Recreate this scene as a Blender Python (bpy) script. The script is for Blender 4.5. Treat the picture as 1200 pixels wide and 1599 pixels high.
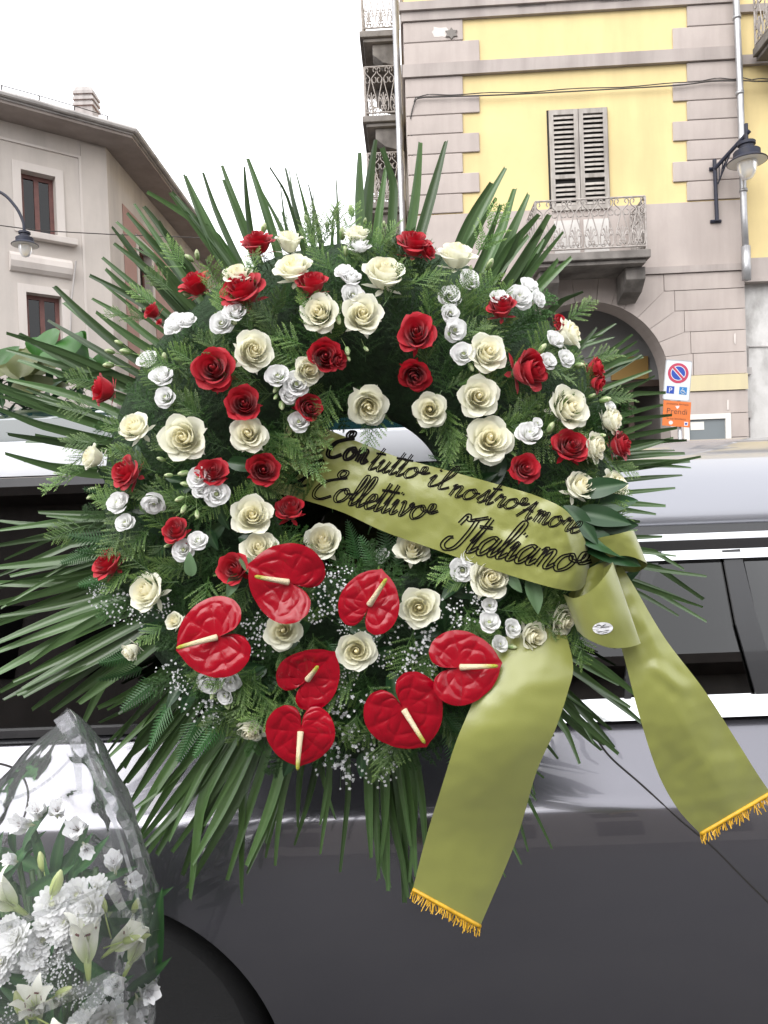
import bpy, math, random
import numpy as np
from mathutils import Vector, Matrix, noise

rad = math.radians
random.seed(7)
SC = bpy.context.scene
COL = SC.collection
for o in list(bpy.data.objects):
    bpy.data.objects.remove(o)

# ------------------------------------------------------------------ camera
F = 26 / 36 * 1599.0
CAMZ = 1.43
PITCH, ROLL = rad(0.9), rad(2.1)
_r0 = Vector((1, 0, 0)); _u0 = Vector((0, math.sin(PITCH), math.cos(PITCH)))
FWD = Vector((0, math.cos(PITCH), -math.sin(PITCH)))
RGT = _r0 * math.cos(ROLL) - _u0 * math.sin(ROLL)
UPV = _r0 * math.sin(ROLL) + _u0 * math.cos(ROLL)
CAM = Vector((0, 0, CAMZ))
cd = bpy.data.cameras.new('camera')
cd.lens = 26; cd.sensor_width = 36; cd.sensor_fit = 'AUTO'
cd.clip_start = 0.05; cd.clip_end = 500
cam = bpy.data.objects.new('camera', cd)
COL.objects.link(cam)
m3 = Matrix((RGT, UPV, -FWD)).transposed()
cam.matrix_world = Matrix.Translation(CAM) @ m3.to_4x4()
SC.camera = cam
SC.render.resolution_x = 768; SC.render.resolution_y = 1024

# ------------------------------------------------------------------ overcast sky and soft sun
SUN_EL, SUN_AZ = rad(44), rad(212)       # azimuth measured clockwise from +Y
w = bpy.data.worlds.new('World'); SC.world = w; w.use_nodes = True
nt = w.node_tree; nt.nodes.clear()
out = nt.nodes.new('ShaderNodeOutputWorld'); bg = nt.nodes.new('ShaderNodeBackground')
sky = nt.nodes.new('ShaderNodeTexSky'); sky.sky_type = 'NISHITA'; sky.sun_disc = False
sky.sun_elevation = SUN_EL; sky.sun_rotation = SUN_AZ
sky.air_density = 1.0; sky.dust_density = 6.0; sky.ozone_density = 1.0
hs = nt.nodes.new('ShaderNodeHueSaturation'); hs.inputs['Saturation'].default_value = 0.10
mx = nt.nodes.new('ShaderNodeMix'); mx.data_type = 'RGBA'      # cloud layer: even white veil over the sky
mx.inputs['Factor'].default_value = 0.75
mx.inputs['B'].default_value = (10.5, 10.6, 10.9, 1)
nt.links.new(sky.outputs[0], hs.inputs['Color']); nt.links.new(hs.outputs[0], mx.inputs['A'])
nt.links.new(mx.outputs['Result'], bg.inputs['Color'])
bg.inputs['Strength'].default_value = 0.15
nt.links.new(bg.outputs[0], out.inputs['Surface'])
sl = bpy.data.lights.new('sun', 'SUN'); sl.energy = 1.5; sl.angle = rad(70); sl.color = (1, 0.97, 0.93)
so = bpy.data.objects.new('sun', sl); COL.objects.link(so)
sd = Vector((math.sin(SUN_AZ) * math.cos(SUN_EL), math.cos(SUN_AZ) * math.cos(SUN_EL), math.sin(SUN_EL)))
so.rotation_euler = sd.to_track_quat('Z', 'Y').to_euler(); so.location = (0, 0, 30)
vs = SC.view_settings
vs.view_transform = 'Standard'; vs.look = 'None'; vs.gamma = 1; vs.use_curve_mapping = False
vs.exposure = 0.85
SC.render.engine = 'CYCLES'
SC.cycles.max_bounces = 8; SC.cycles.transparent_max_bounces = 24; SC.cycles.diffuse_bounces = 5
SC.cycles.glossy_bounces = 4

# ------------------------------------------------------------------ helpers
def ray(px, py):
    return RGT * ((px - 600) / F) + UPV * (-(py - 799.5) / F) + FWD

def P(px, py, Y):
    """the point of the place seen at that spot of the photograph, Y metres in front of the camera"""
    d = ray(px, py)
    return CAM + d * (Y / d.y)

W = {}
def _place(o, parent, M):
    COL.objects.link(o)
    if parent is not None:
        o.parent = parent
        o.matrix_parent_inverse = W[parent.name].inverted()
    o.matrix_basis = M
    W[o.name] = M
    return o

def obj(name, mesh, parent=None, M=None):
    return _place(bpy.data.objects.new(name, mesh), parent, M if M is not None else Matrix())

def tag(o, label=None, cat=None, group=None, kind=None):
    if label: o['label'] = label
    if cat: o['category'] = cat
    if group: o['group'] = group
    if kind: o['kind'] = kind
    return o

def thing(name, loc, label, cat, group=None):
    o = bpy.data.objects.new(name, None); o.empty_display_size = 0.1
    _place(o, None, Matrix.Translation(Vector(loc)))
    return tag(o, label, cat, group)

class MB:
    def __init__(s):
        s.v = []; s.f = []; s.mi = []; s.pig = []
    def add(s, vs, fs, mi=0, pig=0.0):
        b = len(s.v)
        s.v += [tuple(p) for p in vs]
        s.pig += (list(pig) if hasattr(pig, '__len__') else [pig] * len(vs))
        for f in fs:
            s.f.append([i + b for i in f]); s.mi.append(mi)
        return s
    def box(s, c, sz, M=None, mi=0):
        x, y, z = [k / 2 for k in sz]
        c = Vector(c)
        p = [Vector((a * x, b * y, d * z)) for d in (-1, 1) for b in (-1, 1) for a in (-1, 1)]
        if M is not None: p = [M @ q for q in p]
        return s.hexa([c + q for q in p], mi)
    def hexa(s, p, mi=0):
        return s.add(p, [(0, 2, 3, 1), (4, 5, 7, 6), (0, 1, 5, 4), (2, 6, 7, 3), (0, 4, 6, 2), (1, 3, 7, 5)], mi)
    def tube(s, pts, r, n=8, mi=0, cap=True, pig=0.0):
        pts = [Vector(p) for p in pts]
        if not hasattr(r, '__len__'): r = [r] * len(pts)
        b = len(s.v); k = len(pts)
        ref = Vector((0, 0, 1))
        t0 = (pts[1] - pts[0]).normalized()
        if abs(t0.z) > 0.9: ref = Vector((1, 0, 0))
        vs = []; pg = []
        for i, p in enumerate(pts):
            t = (pts[min(i + 1, k - 1)] - pts[max(i - 1, 0)])
            t = t.normalized() if t.length > 1e-9 else t0
            a = t.cross(ref)
            if a.length < 1e-4: a = t.cross(Vector((0, 1, 0)))
            a.normalize(); c = t.cross(a); ref = c.cross(t) if False else ref
            for j in range(n):
                q = 2 * math.pi * j / n
                vs.append(p + (a * math.cos(q) + c * math.sin(q)) * r[i])
                pg.append(pig[i] if hasattr(pig, '__len__') else pig)
        fs = []
        for i in range(k - 1):
            for j in range(n):
                j2 = (j + 1) % n
                fs.append((i * n + j, i * n + j2, (i + 1) * n + j2, (i + 1) * n + j))
        if cap:
            fs.append(tuple(range(n))[::-1]); fs.append(tuple((k - 1) * n + j for j in range(n)))
        return s.add(vs, fs, mi, pg)
    def grid(s, rows, mi=0, pig=0.0, closed=False):
        nr = len(rows); nc = len(rows[0])
        vs = [p for r in rows for p in r]
        fs = []
        for i in range(nr - 1):
            for j in range(nc - (0 if closed else 1)):
                j2 = (j + 1) % nc
                fs.append((i * nc + j, i * nc + j2, (i + 1) * nc + j2, (i + 1) * nc + j))
        return s.add(vs, fs, mi, pig)
    def prism(s, poly, fn, d0, d1, mi=0):
        """poly of 2-d points, extruded d0..d1 through fn(a, b, d)"""
        n = len(poly)
        vs = [fn(a, b, d0) for a, b in poly] + [fn(a, b, d1) for a, b in poly]
        fs = [tuple(range(n))[::-1], tuple(range(n, 2 * n))]
        fs += [(i, (i + 1) % n, n + (i + 1) % n, n + i) for i in range(n)]
        return s.add(vs, fs, mi)
    def lathe(s, prof, M=None, n=20, mi=0, pig=None):
        M = M or Matrix()
        vs = []; pg = []
        for q, (r, z) in enumerate(prof):
            for j in range(n):
                a = 2 * math.pi * j / n
                vs.append(M @ Vector((r * math.cos(a), r * math.sin(a), z)))
                pg.append(pig[q] if pig else 0.0)
        fs = []
        for i in range(len(prof) - 1):
            for j in range(n):
                j2 = (j + 1) % n
                fs.append((i * n + j, i * n + j2, (i + 1) * n + j2, (i + 1) * n + j))
        fs.append(tuple(range(n))[::-1]); fs.append(tuple((len(prof) - 1) * n + j for j in range(n)))
        return s.add(vs, fs, mi, pg)
    def merge(s, o, M=None):
        return s.add([(M @ Vector(v)) for v in o.v] if M is not None else o.v, o.f, 0, o.pig)
    def mesh(s, name, mats, smooth=True, centre=None):
        me = bpy.data.meshes.new(name)
        v = s.v
        if centre is not None: v = [(a - centre.x, b - centre.y, c - centre.z) for a, b, c in v]
        me.from_pydata(v, [], s.f)
        for m in (mats if isinstance(mats, (list, tuple)) else [mats]): me.materials.append(m)
        if any(s.mi): me.polygons.foreach_set('material_index', s.mi)
        if any(s.pig):
            at = me.attributes.new('pig', 'FLOAT', 'POINT'); at.data.foreach_set('value', s.pig)
        if smooth: me.polygons.foreach_set('use_smooth', [True] * len(me.polygons))
        me.update()
        return me
    def build(s, name, mats, parent=None, smooth=False, label=None, kind=None):
        a = np.array(s.v); lo = a.min(0); hi = a.max(0)
        c = Vector(((lo[0] + hi[0]) / 2, (lo[1] + hi[1]) / 2, lo[2] if parent is None else (lo[2] + hi[2]) / 2))
        o = obj(name, s.mesh(name, mats, smooth, c), parent, Matrix.Translation(c))
        if label: o['label'] = label
        if kind: o['kind'] = kind
        return o

def sharp(o, deg=35):
    """smooth shading that keeps hard edges"""
    me = o.data
    me.polygons.foreach_set('use_smooth', [True] * len(me.polygons))
    me.set_sharp_from_angle(angle=rad(deg))
    return o

def bevel(o, wd=0.01, seg=2):
    b = o.modifiers.new('bevel', 'BEVEL'); b.width = wd; b.segments = seg; b.limit_method = 'ANGLE'
    return o

def crom(pts, n):
    """Catmull-Rom through tuples of any length, n samples"""
    a = [np.array(p, float) for p in pts]
    a = [2 * a[0] - a[1]] + a + [2 * a[-1] - a[-2]]
    m = len(a) - 3; res = []
    for k in range(n):
        t = k / (n - 1) * m; i = min(int(t), m - 1); t -= i
        p0, p1, p2, p3 = a[i:i + 4]
        res.append(0.5 * ((2 * p1) + (-p0 + p2) * t + (2 * p0 - 5 * p1 + 4 * p2 - p3) * t * t + (-p0 + 3 * p1 - 3 * p2 + p3) * t ** 3))
    return res

def frame(pos, z, spin=0.0, scale=1.0, up=None):
    z = Vector(z).normalized()
    x = (Vector(up) if up is not None else Vector((0.3, 0.2, 1))).cross(z)
    if x.length < 1e-3: x = Vector((1, 0, 0))
    x.normalize(); y = z.cross(x)
    R = Matrix((x, y, z)).transposed().to_4x4()
    return Matrix.Translation(Vector(pos)) @ R @ Matrix.Rotation(spin, 4, 'Z') @ Matrix.Scale(scale, 4)

# ------------------------------------------------------------------ materials
def mat(name, col, rough=0.5, metal=0.0, spec=0.5, coat=0.0, col2=None, ns=4.0, nlo=0.35, nhi=0.65, stretch=(1, 1, 1),
        bump=0.0, bs=60.0, rand=0.0, pig=None, transl=0.0, sheen=0.0, dirt=None, ds=1.2, dstretch=(1, 1, 0.15), rvar=0.0):
    m = bpy.data.materials.new(name); m.use_nodes = True
    n = m.node_tree; L = n.links
    b = n.nodes['Principled BSDF']; mo = n.nodes['Material Output']
    b.inputs['Roughness'].default_value = rough; b.inputs['Metallic'].default_value = metal
    b.inputs['Specular IOR Level'].default_value = spec; b.inputs['Coat Weight'].default_value = coat
    b.inputs['Coat Roughness'].default_value = 0.03
    b.inputs['Sheen Weight'].default_value = sheen
    c = n.nodes.new('ShaderNodeRGB'); c.outputs[0].default_value = (*col, 1); cur = c.outputs[0]
    tc = n.nodes.new('ShaderNodeTexCoord')
    def nz(scale, st, detail=6):
        mp = n.nodes.new('ShaderNodeMapping'); mp.inputs['Scale'].default_value = st
        L.new(tc.outputs['Object'], mp.inputs['Vector'])
        t = n.nodes.new('ShaderNodeTexNoise'); t.inputs['Scale'].default_value = scale; t.inputs['Detail'].default_value = detail
        t.inputs['Roughness'].default_value = 0.6
        L.new(mp.outputs[0], t.inputs['Vector']); return t
    def mixin(cur, fac, colr):
        x = n.nodes.new('ShaderNodeMix'); x.data_type = 'RGBA'
        L.new(fac, x.inputs['Factor']); L.new(cur, x.inputs['A']); x.inputs['B'].default_value = (*colr, 1)
        return x.outputs['Result']
    def ramp(src, lo, hi, top=1.0):
        r = n.nodes.new('ShaderNodeMapRange'); r.inputs['From Min'].default_value = lo; r.inputs['From Max'].default_value = hi
        r.inputs['To Max'].default_value = top
        L.new(src, r.inputs['Value']); return r.outputs[0]
    if pig is not None:
        a = n.nodes.new('ShaderNodeAttribute'); a.attribute_name = 'pig'
        cur = mixin(cur, a.outputs['Fac'], pig)
    if col2 is not None:
        cur = mixin(cur, ramp(nz(ns, stretch).outputs['Fac'], nlo, nhi), col2)
    if dirt is not None:
        cur = mixin(cur, ramp(nz(ds, dstretch, 8).outputs['Fac'], 0.46, 0.74, 0.85), dirt)
    if rand:
        oi = n.nodes.new('ShaderNodeObjectInfo')
        h = n.nodes.new('ShaderNodeHueSaturation')
        h.inputs['Saturation'].default_value = 1.0
        r = n.nodes.new('ShaderNodeMapRange'); r.inputs['To Min'].default_value = 1 - rand; r.inputs['To Max'].default_value = 1 + rand
        L.new(oi.outputs['Random'], r.inputs['Value']); L.new(r.outputs[0], h.inputs['Value']); L.new(cur, h.inputs['Color'])
        cur = h.outputs[0]
    L.new(cur, b.inputs['Base Color'])
    if rvar:
        r = n.nodes.new('ShaderNodeMapRange'); r.inputs['To Min'].default_value = rough - rvar; r.inputs['To Max'].default_value = rough + rvar
        L.new(nz(9, (1, 1, 1)).outputs['Fac'], r.inputs['Value']); L.new(r.outputs[0], b.inputs['Roughness'])
    if bump:
        bp = n.nodes.new('ShaderNodeBump'); bp.inputs['Strength'].default_value = bump; bp.inputs['Distance'].default_value = 0.01
        L.new(nz(bs, (1, 1, 1)).outputs['Fac'], bp.inputs['Height']); L.new(bp.outputs[0], b.inputs['Normal'])
    if transl:
        t = n.nodes.new('ShaderNodeBsdfTranslucent'); L.new(cur, t.inputs['Color'])
        x = n.nodes.new('ShaderNodeMixShader'); x.inputs[0].default_value = transl
        L.new(b.outputs[0], x.inputs[1]); L.new(t.outputs[0], x.inputs[2]); L.new(x.outputs[0], mo.inputs['Surface'])
    return m

def glassmat(name, tint, refl_rough=0.01, haze=0.0, ior=1.5, blend=None):
    """a pane: clear body with a tint, Fresnel reflection on top"""
    m = bpy.data.materials.new(name); m.use_nodes = True
    n = m.node_tree; L = n.links; n.nodes.clear()
    mo = n.nodes.new('ShaderNodeOutputMaterial')
    tr = n.nodes.new('ShaderNodeBsdfTransparent'); tr.inputs[0].default_value = (*tint, 1)
    gl = n.nodes.new('ShaderNodeBsdfGlossy'); gl.inputs['Roughness'].default_value = refl_rough
    fr = n.nodes.new('ShaderNodeFresnel'); fr.inputs['IOR'].default_value = ior
    x = n.nodes.new('ShaderNodeMixShader')
    L.new(fr.outputs[0], x.inputs[0]); L.new(tr.outputs[0], x.inputs[1]); L.new(gl.outputs[0], x.inputs[2])
    cur = x.outputs[0]
    if haze:
        df = n.nodes.new('ShaderNodeBsdfDiffuse'); df.inputs[0].default_value = (0.85, 0.87, 0.9, 1)
        y = n.nodes.new('ShaderNodeMixShader'); y.inputs[0].default_value = haze
        L.new(cur, y.inputs[1]); L.new(df.outputs[0], y.inputs[2]); cur = y.outputs[0]
    L.new(cur, mo.inputs['Surface'])
    return m

MT = {}
MT['asphalt'] = mat('asphalt', (0.05, 0.05, 0.052), 0.9, col2=(0.075, 0.073, 0.07), ns=3, bump=0.4, bs=250)
MT['paving'] = mat('paving', (0.25, 0.24, 0.22), 0.85, col2=(0.19, 0.18, 0.17), ns=2, bump=0.3, bs=90)
MT['yellow'] = mat('yellow_plaster', (0.64, 0.515, 0.255), 0.9, col2=(0.575, 0.46, 0.235), ns=1.3, dirt=(0.47, 0.37, 0.19), ds=1.0, bump=0.12, bs=70)
MT['greige'] = mat('grey_plaster', (0.405, 0.352, 0.325), 0.9, col2=(0.36, 0.313, 0.29), ns=1.6, dirt=(0.28, 0.24, 0.22), ds=1.4, bump=0.15, bs=60, rand=0.035)
MT['trim'] = mat('grey_trim', (0.37, 0.325, 0.303), 0.9, col2=(0.32, 0.282, 0.262), ns=1.2, dirt=(0.20, 0.17, 0.16), ds=1.5, bump=0.15, bs=60)
MT['joint'] = mat('joint_mortar', (0.27, 0.23, 0.212), 0.95)
MT['beige'] = mat('beige_plaster', (0.51, 0.465, 0.43), 0.9, col2=(0.455, 0.415, 0.385), ns=0.9, dirt=(0.32, 0.29, 0.275), ds=1.1, bump=0.15, bs=50)
MT['beige2'] = mat('pale_surround', (0.56, 0.515, 0.485), 0.9, dirt=(0.42, 0.375, 0.35), ds=1.2, bump=0.1, bs=50)
MT['pink'] = mat('pink_plaster', (0.36, 0.22, 0.19), 0.9, col2=(0.33, 0.19, 0.165), ns=1.4, dirt=(0.30, 0.2, 0.18))
MT['white_wall'] = mat('worn_white_wall', (0.54, 0.53, 0.52), 0.9, col2=(0.44, 0.43, 0.42), ns=2.0, dirt=(0.2, 0.19, 0.18), ds=2.5, dstretch=(1, 1, 0.6), bump=0.3, bs=30)
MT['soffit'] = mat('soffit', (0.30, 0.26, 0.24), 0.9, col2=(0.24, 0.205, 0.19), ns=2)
MT['fascia'] = mat('fascia', (0.40, 0.38, 0.37), 0.7, dirt=(0.16, 0.145, 0.14), ds=2)
MT['tile'] = mat('roof_tile', (0.26, 0.12, 0.085), 0.85, col2=(0.2, 0.11, 0.085), ns=3, rand=0.12)
MT['concrete'] = mat('concrete', (0.21, 0.19, 0.175), 0.9, col2=(0.13, 0.12, 0.11), ns=2.4, dirt=(0.07, 0.06, 0.055), ds=2.5, dstretch=(1, 1, 0.7), bump=0.3, bs=40)
MT['shutter'] = mat('old_shutter_paint', (0.38, 0.35, 0.32), 0.75, col2=(0.27, 0.245, 0.22), ns=9, stretch=(1, 1, 0.3), dirt=(0.13, 0.11, 0.10), ds=6, bump=0.2, bs=60, rand=0.08)
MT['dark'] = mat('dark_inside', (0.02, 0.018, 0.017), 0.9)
MT['iron'] = mat('pale_wrought_iron', (0.36, 0.33, 0.31), 0.6, col2=(0.24, 0.21, 0.19), ns=14)
MT['wood'] = mat('reddish_window_wood', (0.16, 0.065, 0.055), 0.6, col2=(0.11, 0.045, 0.04), ns=8)
MT['bracket'] = mat('blue_grey_iron', (0.022, 0.025, 0.042), 0.55, spec=.25, col2=(0.03, 0.03, 0.04), ns=10)
MT['lampwhite'] = mat('lamp_reflector', (0.62, 0.6, 0.56), 0.5)
MT['globe'] = glassmat('lamp_glass', (0.86, 0.78, 0.6), 0.08, haze=0.42)
MT['zinc'] = mat('zinc_pipe', (0.42, 0.42, 0.43), 0.38, metal=0.6, col2=(0.33, 0.33, 0.34), ns=5)
MT['cable'] = mat('black_cable', (0.05, 0.045, 0.042), 0.6)
MT['winglass'] = glassmat('window_glass', (0.25, 0.25, 0.25))
MT['room'] = mat('room_inside', (0.05, 0.045, 0.042), 0.9, col2=(0.075, 0.07, 0.05), ns=1.5)
MT['whiteframe'] = mat('white_frame', (0.62, 0.6, 0.56), 0.6)
MT['cream_band'] = mat('cream_band', (0.50, 0.44, 0.28), 0.9, dirt=(0.4, 0.34, 0.24))
# ------------------------------------------------------------------ ground
def sheet(name, x0, x1, y0, y1, z, m):
    mb = MB(); mb.add([(x0, y0, z), (x1, y0, z), (x1, y1, z), (x0, y1, z)], [(0, 1, 2, 3)])
    return tag(mb.build(name, m), kind='structure')
sheet('ground', -250, 250, -250, 250, -0.004, MT['asphalt'])
sheet('road', -40, 40, -6.5, 9.6, 0.0, MT['asphalt'])
mb = MB(); mb.box((0, 10.9, 0.06), (60, 2.4, 0.12)); pv = tag(mb.build('pavement', MT['paving']), kind='structure')
k = MB()
for i in range(40):
    k2 = MB(); k2.box((-20 + i * 1.0, 9.58, 0.065), (0.985, 0.2, 0.13)); k2.build('kerb_stone', MT['concrete'], pv)

class Fac:
    def __init__(s, o, t):
        s.o = Vector((o[0], o[1], 0)); s.t = Vector((t[0], t[1], 0)).normalized(); s.n = Vector((s.t.y, -s.t.x, 0))
    def W(s, a, d, z):
        return s.o + s.t * a + s.n * d + Vector((0, 0, z))
    def sz(s, px, py, d=0.0):
        r = ray(px, py); q = s.o + s.n * d - CAM
        lam = (q.x * s.n.x + q.y * s.n.y) / (r.x * s.n.x + r.y * s.n.y)
        p = CAM + r * lam
        return (p - s.o).dot(s.t), p.z
    def box(s, mb, a0, a1, z0, z1, d0, d1, mi=0):
        return mb.hexa([s.W(a, d, z) for z in (z0, z1) for d in (d1, d0) for a in (a0, a1)], mi)
    def poly(s, mb, pts, d0, d1, mi=0):
        return mb.prism(pts, lambda a, b, d: s.W(a, d, b), d0, d1, mi)

# ================================================================== right, yellow corner house
c0 = P(642, 300, 13.1)
YF = Fac((c0.x, c0.y), (math.cos(rad(2.1)), -math.sin(rad(2.1))))
rt = thing('corner_house', (c0.x, c0.y, 0), 'yellow corner house with grey quoins, louvred shutters and an archway', 'building')
S = lambda px, py, d=0: YF.sz(px, py, d)[0]
Z = lambda px, py, d=0: YF.sz(px, py, d)[1]
sR = S(1148, 60)                                   # right end of the projecting front
ztop = 13.5
zled = Z(1050, 427)                                # ledge above the rusticated ground floor
zgrey = Z(1030, 319)                               # yellow begins above
mb = MB(); YF.box(mb, 0, sR, zgrey, ztop, -9, 0); mb.build('wall', MT['yellow'], rt)
mb = MB(); YF.box(mb, 0, sR, zled, zgrey - 0.002, -0.3, 0.035); mb.build('wall_band', MT['greige'], rt)
mb = MB(); YF.box(mb, 0, sR, zled, zgrey - 0.003, -9, -0.305); mb.build('wall', MT['greige'], rt)
# ledge
mb = MB(); YF.box(mb, -0.05, sR + 0.04, zled - 0.015, zled + 0.10, 0.037, 0.085); mb.build('ledge', MT['trim'], rt)
# string courses
zs = [Z(650, y) for y in (36, 22, 20, 9)]
mb = MB(); YF.box(mb, -0.06, sR + 0.06, zs[0], zs[1], 0.002, 0.07); YF.box(mb, -0.09, sR + 0.09, zs[2] - 0.02, zs[3], 0.003, 0.12)
mb.build('string_course', MT['trim'], rt)
zb0, zb1 = Z(650, 123.5), Z(650, 104)
mb = MB(); YF.box(mb, -0.07, sR + 0.07, zb0, zb1, 0.002, 0.08); mb.build('string_course', MT['trim'], rt)
# quoins on both corners
rows = [(36, 69, 0), (69, 104, 1), (123.5, 154, 0), (154, 183, 1), (183, 213, 0), (213, 244, 1), (244, 275, 0), (275, 307, 1), (307, 337, 0)]
zl0 = zgrey
for y0, y1, lng in rows:
    za, zb = Z(650, y1), Z(650, y0)
    za = max(za, zgrey)
    mb = MB(); YF.box(mb, -0.03, S(749 if lng else 723, (y0 + y1) / 2), za + 0.012, zb - 0.004, 0.002, 0.035)
    bevel(mb.build('quoin', MT['greige'], rt), 0.008, 1)
    mb = MB(); YF.box(mb, S(1051 if lng else 1073, (y0 + y1) / 2), sR + 0.03, za + 0.012, zb - 0.004, 0.002, 0.035)
    bevel(mb.build('quoin', MT['greige'], rt), 0.008, 1)
for y0 in (69, 154, 183, 213, 244, 275, 307):
    mb = MB(); zz = Z(650, y0)
    YF.box(mb, 0, S(721, y0), zz - 0.004, zz + 0.012, 0.001, 0.02); mb.build('joint', MT['joint'], rt)
    mb = MB(); YF.box(mb, S(1075, y0), sR, zz - 0.004, zz + 0.012, 0.001, 0.02); mb.build('joint', MT['joint'], rt)
# ---- lower floor: rusticated stones around the arch
xc, yc, Rp = 918, 597, 125
sA, zA = YF.sz(xc, yc); RA = (YF.sz(xc + Rp, yc)[0] - YF.sz(xc - Rp, yc)[0]) / 2
dS = 0.05
def arcp(a, r=RA): return (sA + r * math.cos(a), zA + r * math.sin(a))
core = MB()                                        # mortar behind the joints, with the arch hole
def core_pts(sgn):
    n = 24; arc = [arcp(math.pi / 2 - sgn * i / n * math.pi / 2, RA + 0.012) for i in range(n + 1)]
    e = sR if sgn > 0 else 0.0
    return arc + [(sA + sgn * (RA + 0.012), 0.0), (e, 0.0), (e, zled - 0.016), (sA, zled - 0.016)]
for sgn in (1, -1):
    pts = core_pts(sgn)
    YF.poly(core, pts if sgn < 0 else pts[::-1], -0.45, 0.02)
core.build('wall', MT['joint'], rt)
lv = []                                            # (elbow px, joint height px, arch angle)
for ex, ey, ang in ((1036, 456, 50.6), (1053, 487, 38.6), (1068, 519.5, 27.0), (1078, 553, 15.8), (1082, 587, 4.0)):
    e = YF.sz(ex, ey); lv.append((e[0] - sA, e[1], rad(ang)))
g = 0.006
def stone(pts, m='greige'):
    mb = MB(); area = sum(pts[i][0] * pts[(i + 1) % len(pts)][1] - pts[(i + 1) % len(pts)][0] * pts[i][1] for i in range(len(pts)))
    YF.poly(mb, pts if area < 0 else pts[::-1], 0.021, dS + random.uniform(-0.004, 0.004))
    return mb.build('voussoir', MT[m], rt)
def shrink(pts, k):
    cx = sum(p[0] for p in pts) / len(pts); cz = sum(p[1] for p in pts) / len(pts)
    out = []
    for p in pts:
        dx, dz = p[0] - cx, p[1] - cz; l = math.hypot(dx, dz); out.append((cx + dx * (1 - k / l), cz + dz * (1 - k / l)))
    return out
zt = zled - 0.02
for sgn in (1, -1):
    top_ang = [rad(a) for a in (97.5, 82.5, 71.5, 62.0)]
    def top(a):                                    # radial joint up to the ledge
        return (sA + sgn * (zt - zA) / math.tan(a), zt)
    def ar(a0, a1, n=6): return [(sA + sgn * RA * math.cos(a0 + (a1 - a0) * i / n), zA + RA * math.sin(a0 + (a1 - a0) * i / n)) for i in range(n + 1)]
    if sgn > 0: stone(shrink(ar(top_ang[0], top_ang[1]) + [top(top_ang[1]), top(top_ang[0])], g))
    for i in (1, 2): stone(shrink(ar(top_ang[i], top_ang[i + 1]) + [top(top_ang[i + 1]), top(top_ang[i])], g))
    prevA, prevP = top_ang[3], [top(top_ang[3])]
    edge = (sR - sA + 0.02) if sgn > 0 else (-sA + 0.0)
    zprev = zt
    for i, (dx, zz, ang) in enumerate(lv):
        pr = prevP
        pts = ar(prevA, ang) + [(sA + sgn * dx, zz), (sA + sgn * dx, zprev)] + ([pr[0]] if abs(pr[0][0] - (sA + sgn * dx)) > 0.01 else [])
        stone(shrink(pts, g))
        a0, a1 = sA + sgn * dx, (sR + 0.02 if sgn > 0 else -0.02)
        lo, hi = min(a0, a1) + g, max(a0, a1) - (0 if sgn > 0 else g)
        if hi - lo > 0.1:
            mb = MB(); YF.box(mb, lo, hi, zz + g, zprev - g, 0.021, dS + random.uniform(-.004, .004)); mb.build('stone_block', MT['greige'], rt)
        prevP = [(sA + sgn * dx, zz)]; prevA = ang; zprev = zz
    z2 = Z(1100, 611)
    j0, j1 = sA + sgn * RA, (sR + 0.02 if sgn > 0 else -0.02)
    a0, a1 = min(j0, j1), max(j0, j1)
    mb = MB(); YF.box(mb, a0, a1, z2, zprev - g, 0.021, dS + 0.03); mb.build('band', MT['cream_band'], rt)
    zc = z2 - 0.01
    for kk in range(6):
        zn = max(zc - 0.42, 0.0)
        if sgn > 0:                                 # leave the shop window open
            w0, w1 = S(1066, 660), S(1139, 660); zw1 = Z(1100, 647)
            if zc > zw1 + 0.02:
                mb = MB(); YF.box(mb, a0, a1, max(zn, zw1) + g, zc - g, 0.021, dS); mb.build('stone_block', MT['greige'], rt)
                zn = max(zn, zw1)
            else:
                for q0, q1 in ((a0, w0), (w1, a1)):
                    mb = MB(); YF.box(mb, q0, q1, zn + g, zc - g, 0.021, dS); mb.build('stone_block', MT['greige'], rt)
        else:
            mb = MB(); YF.box(mb, a0, a1, zn + g, zc - g, 0.021, dS); mb.build('stone_block', MT['greige'], rt)
        zc = zn
        if zc <= 0.01: break
# shop window
wnd = MB(); a0, a1, z1 = S(1066, 660), S(1139, 660), Z(1100, 647)
for q in ((a0, a0 + 0.09, 0.7, z1), (a1 - 0.09, a1, 0.7, z1), (a0 + .09, a1 - .09, z1 - 0.09, z1), (a0 + .09, a1 - .09, 0.7, 0.8)):
    YF.box(wnd, *q, 0.022, 0.075)
wf = wnd.build('window', MT['whiteframe'], rt)
mb = MB(); YF.box(mb, a0 + .09, a1 - .09, 0.8, z1 - 0.09, 0.03, 0.04); mb.build('pane', mat('shop_glass', (0.17, 0.19, 0.2), 0.08), wf)
mb = MB(); YF.box(mb, a0 + .12, a1 - .45, z1 - 0.27, z1 - 0.13, 0.042, 0.046); mb.build('notice', MT['whiteframe'], wf)
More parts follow.
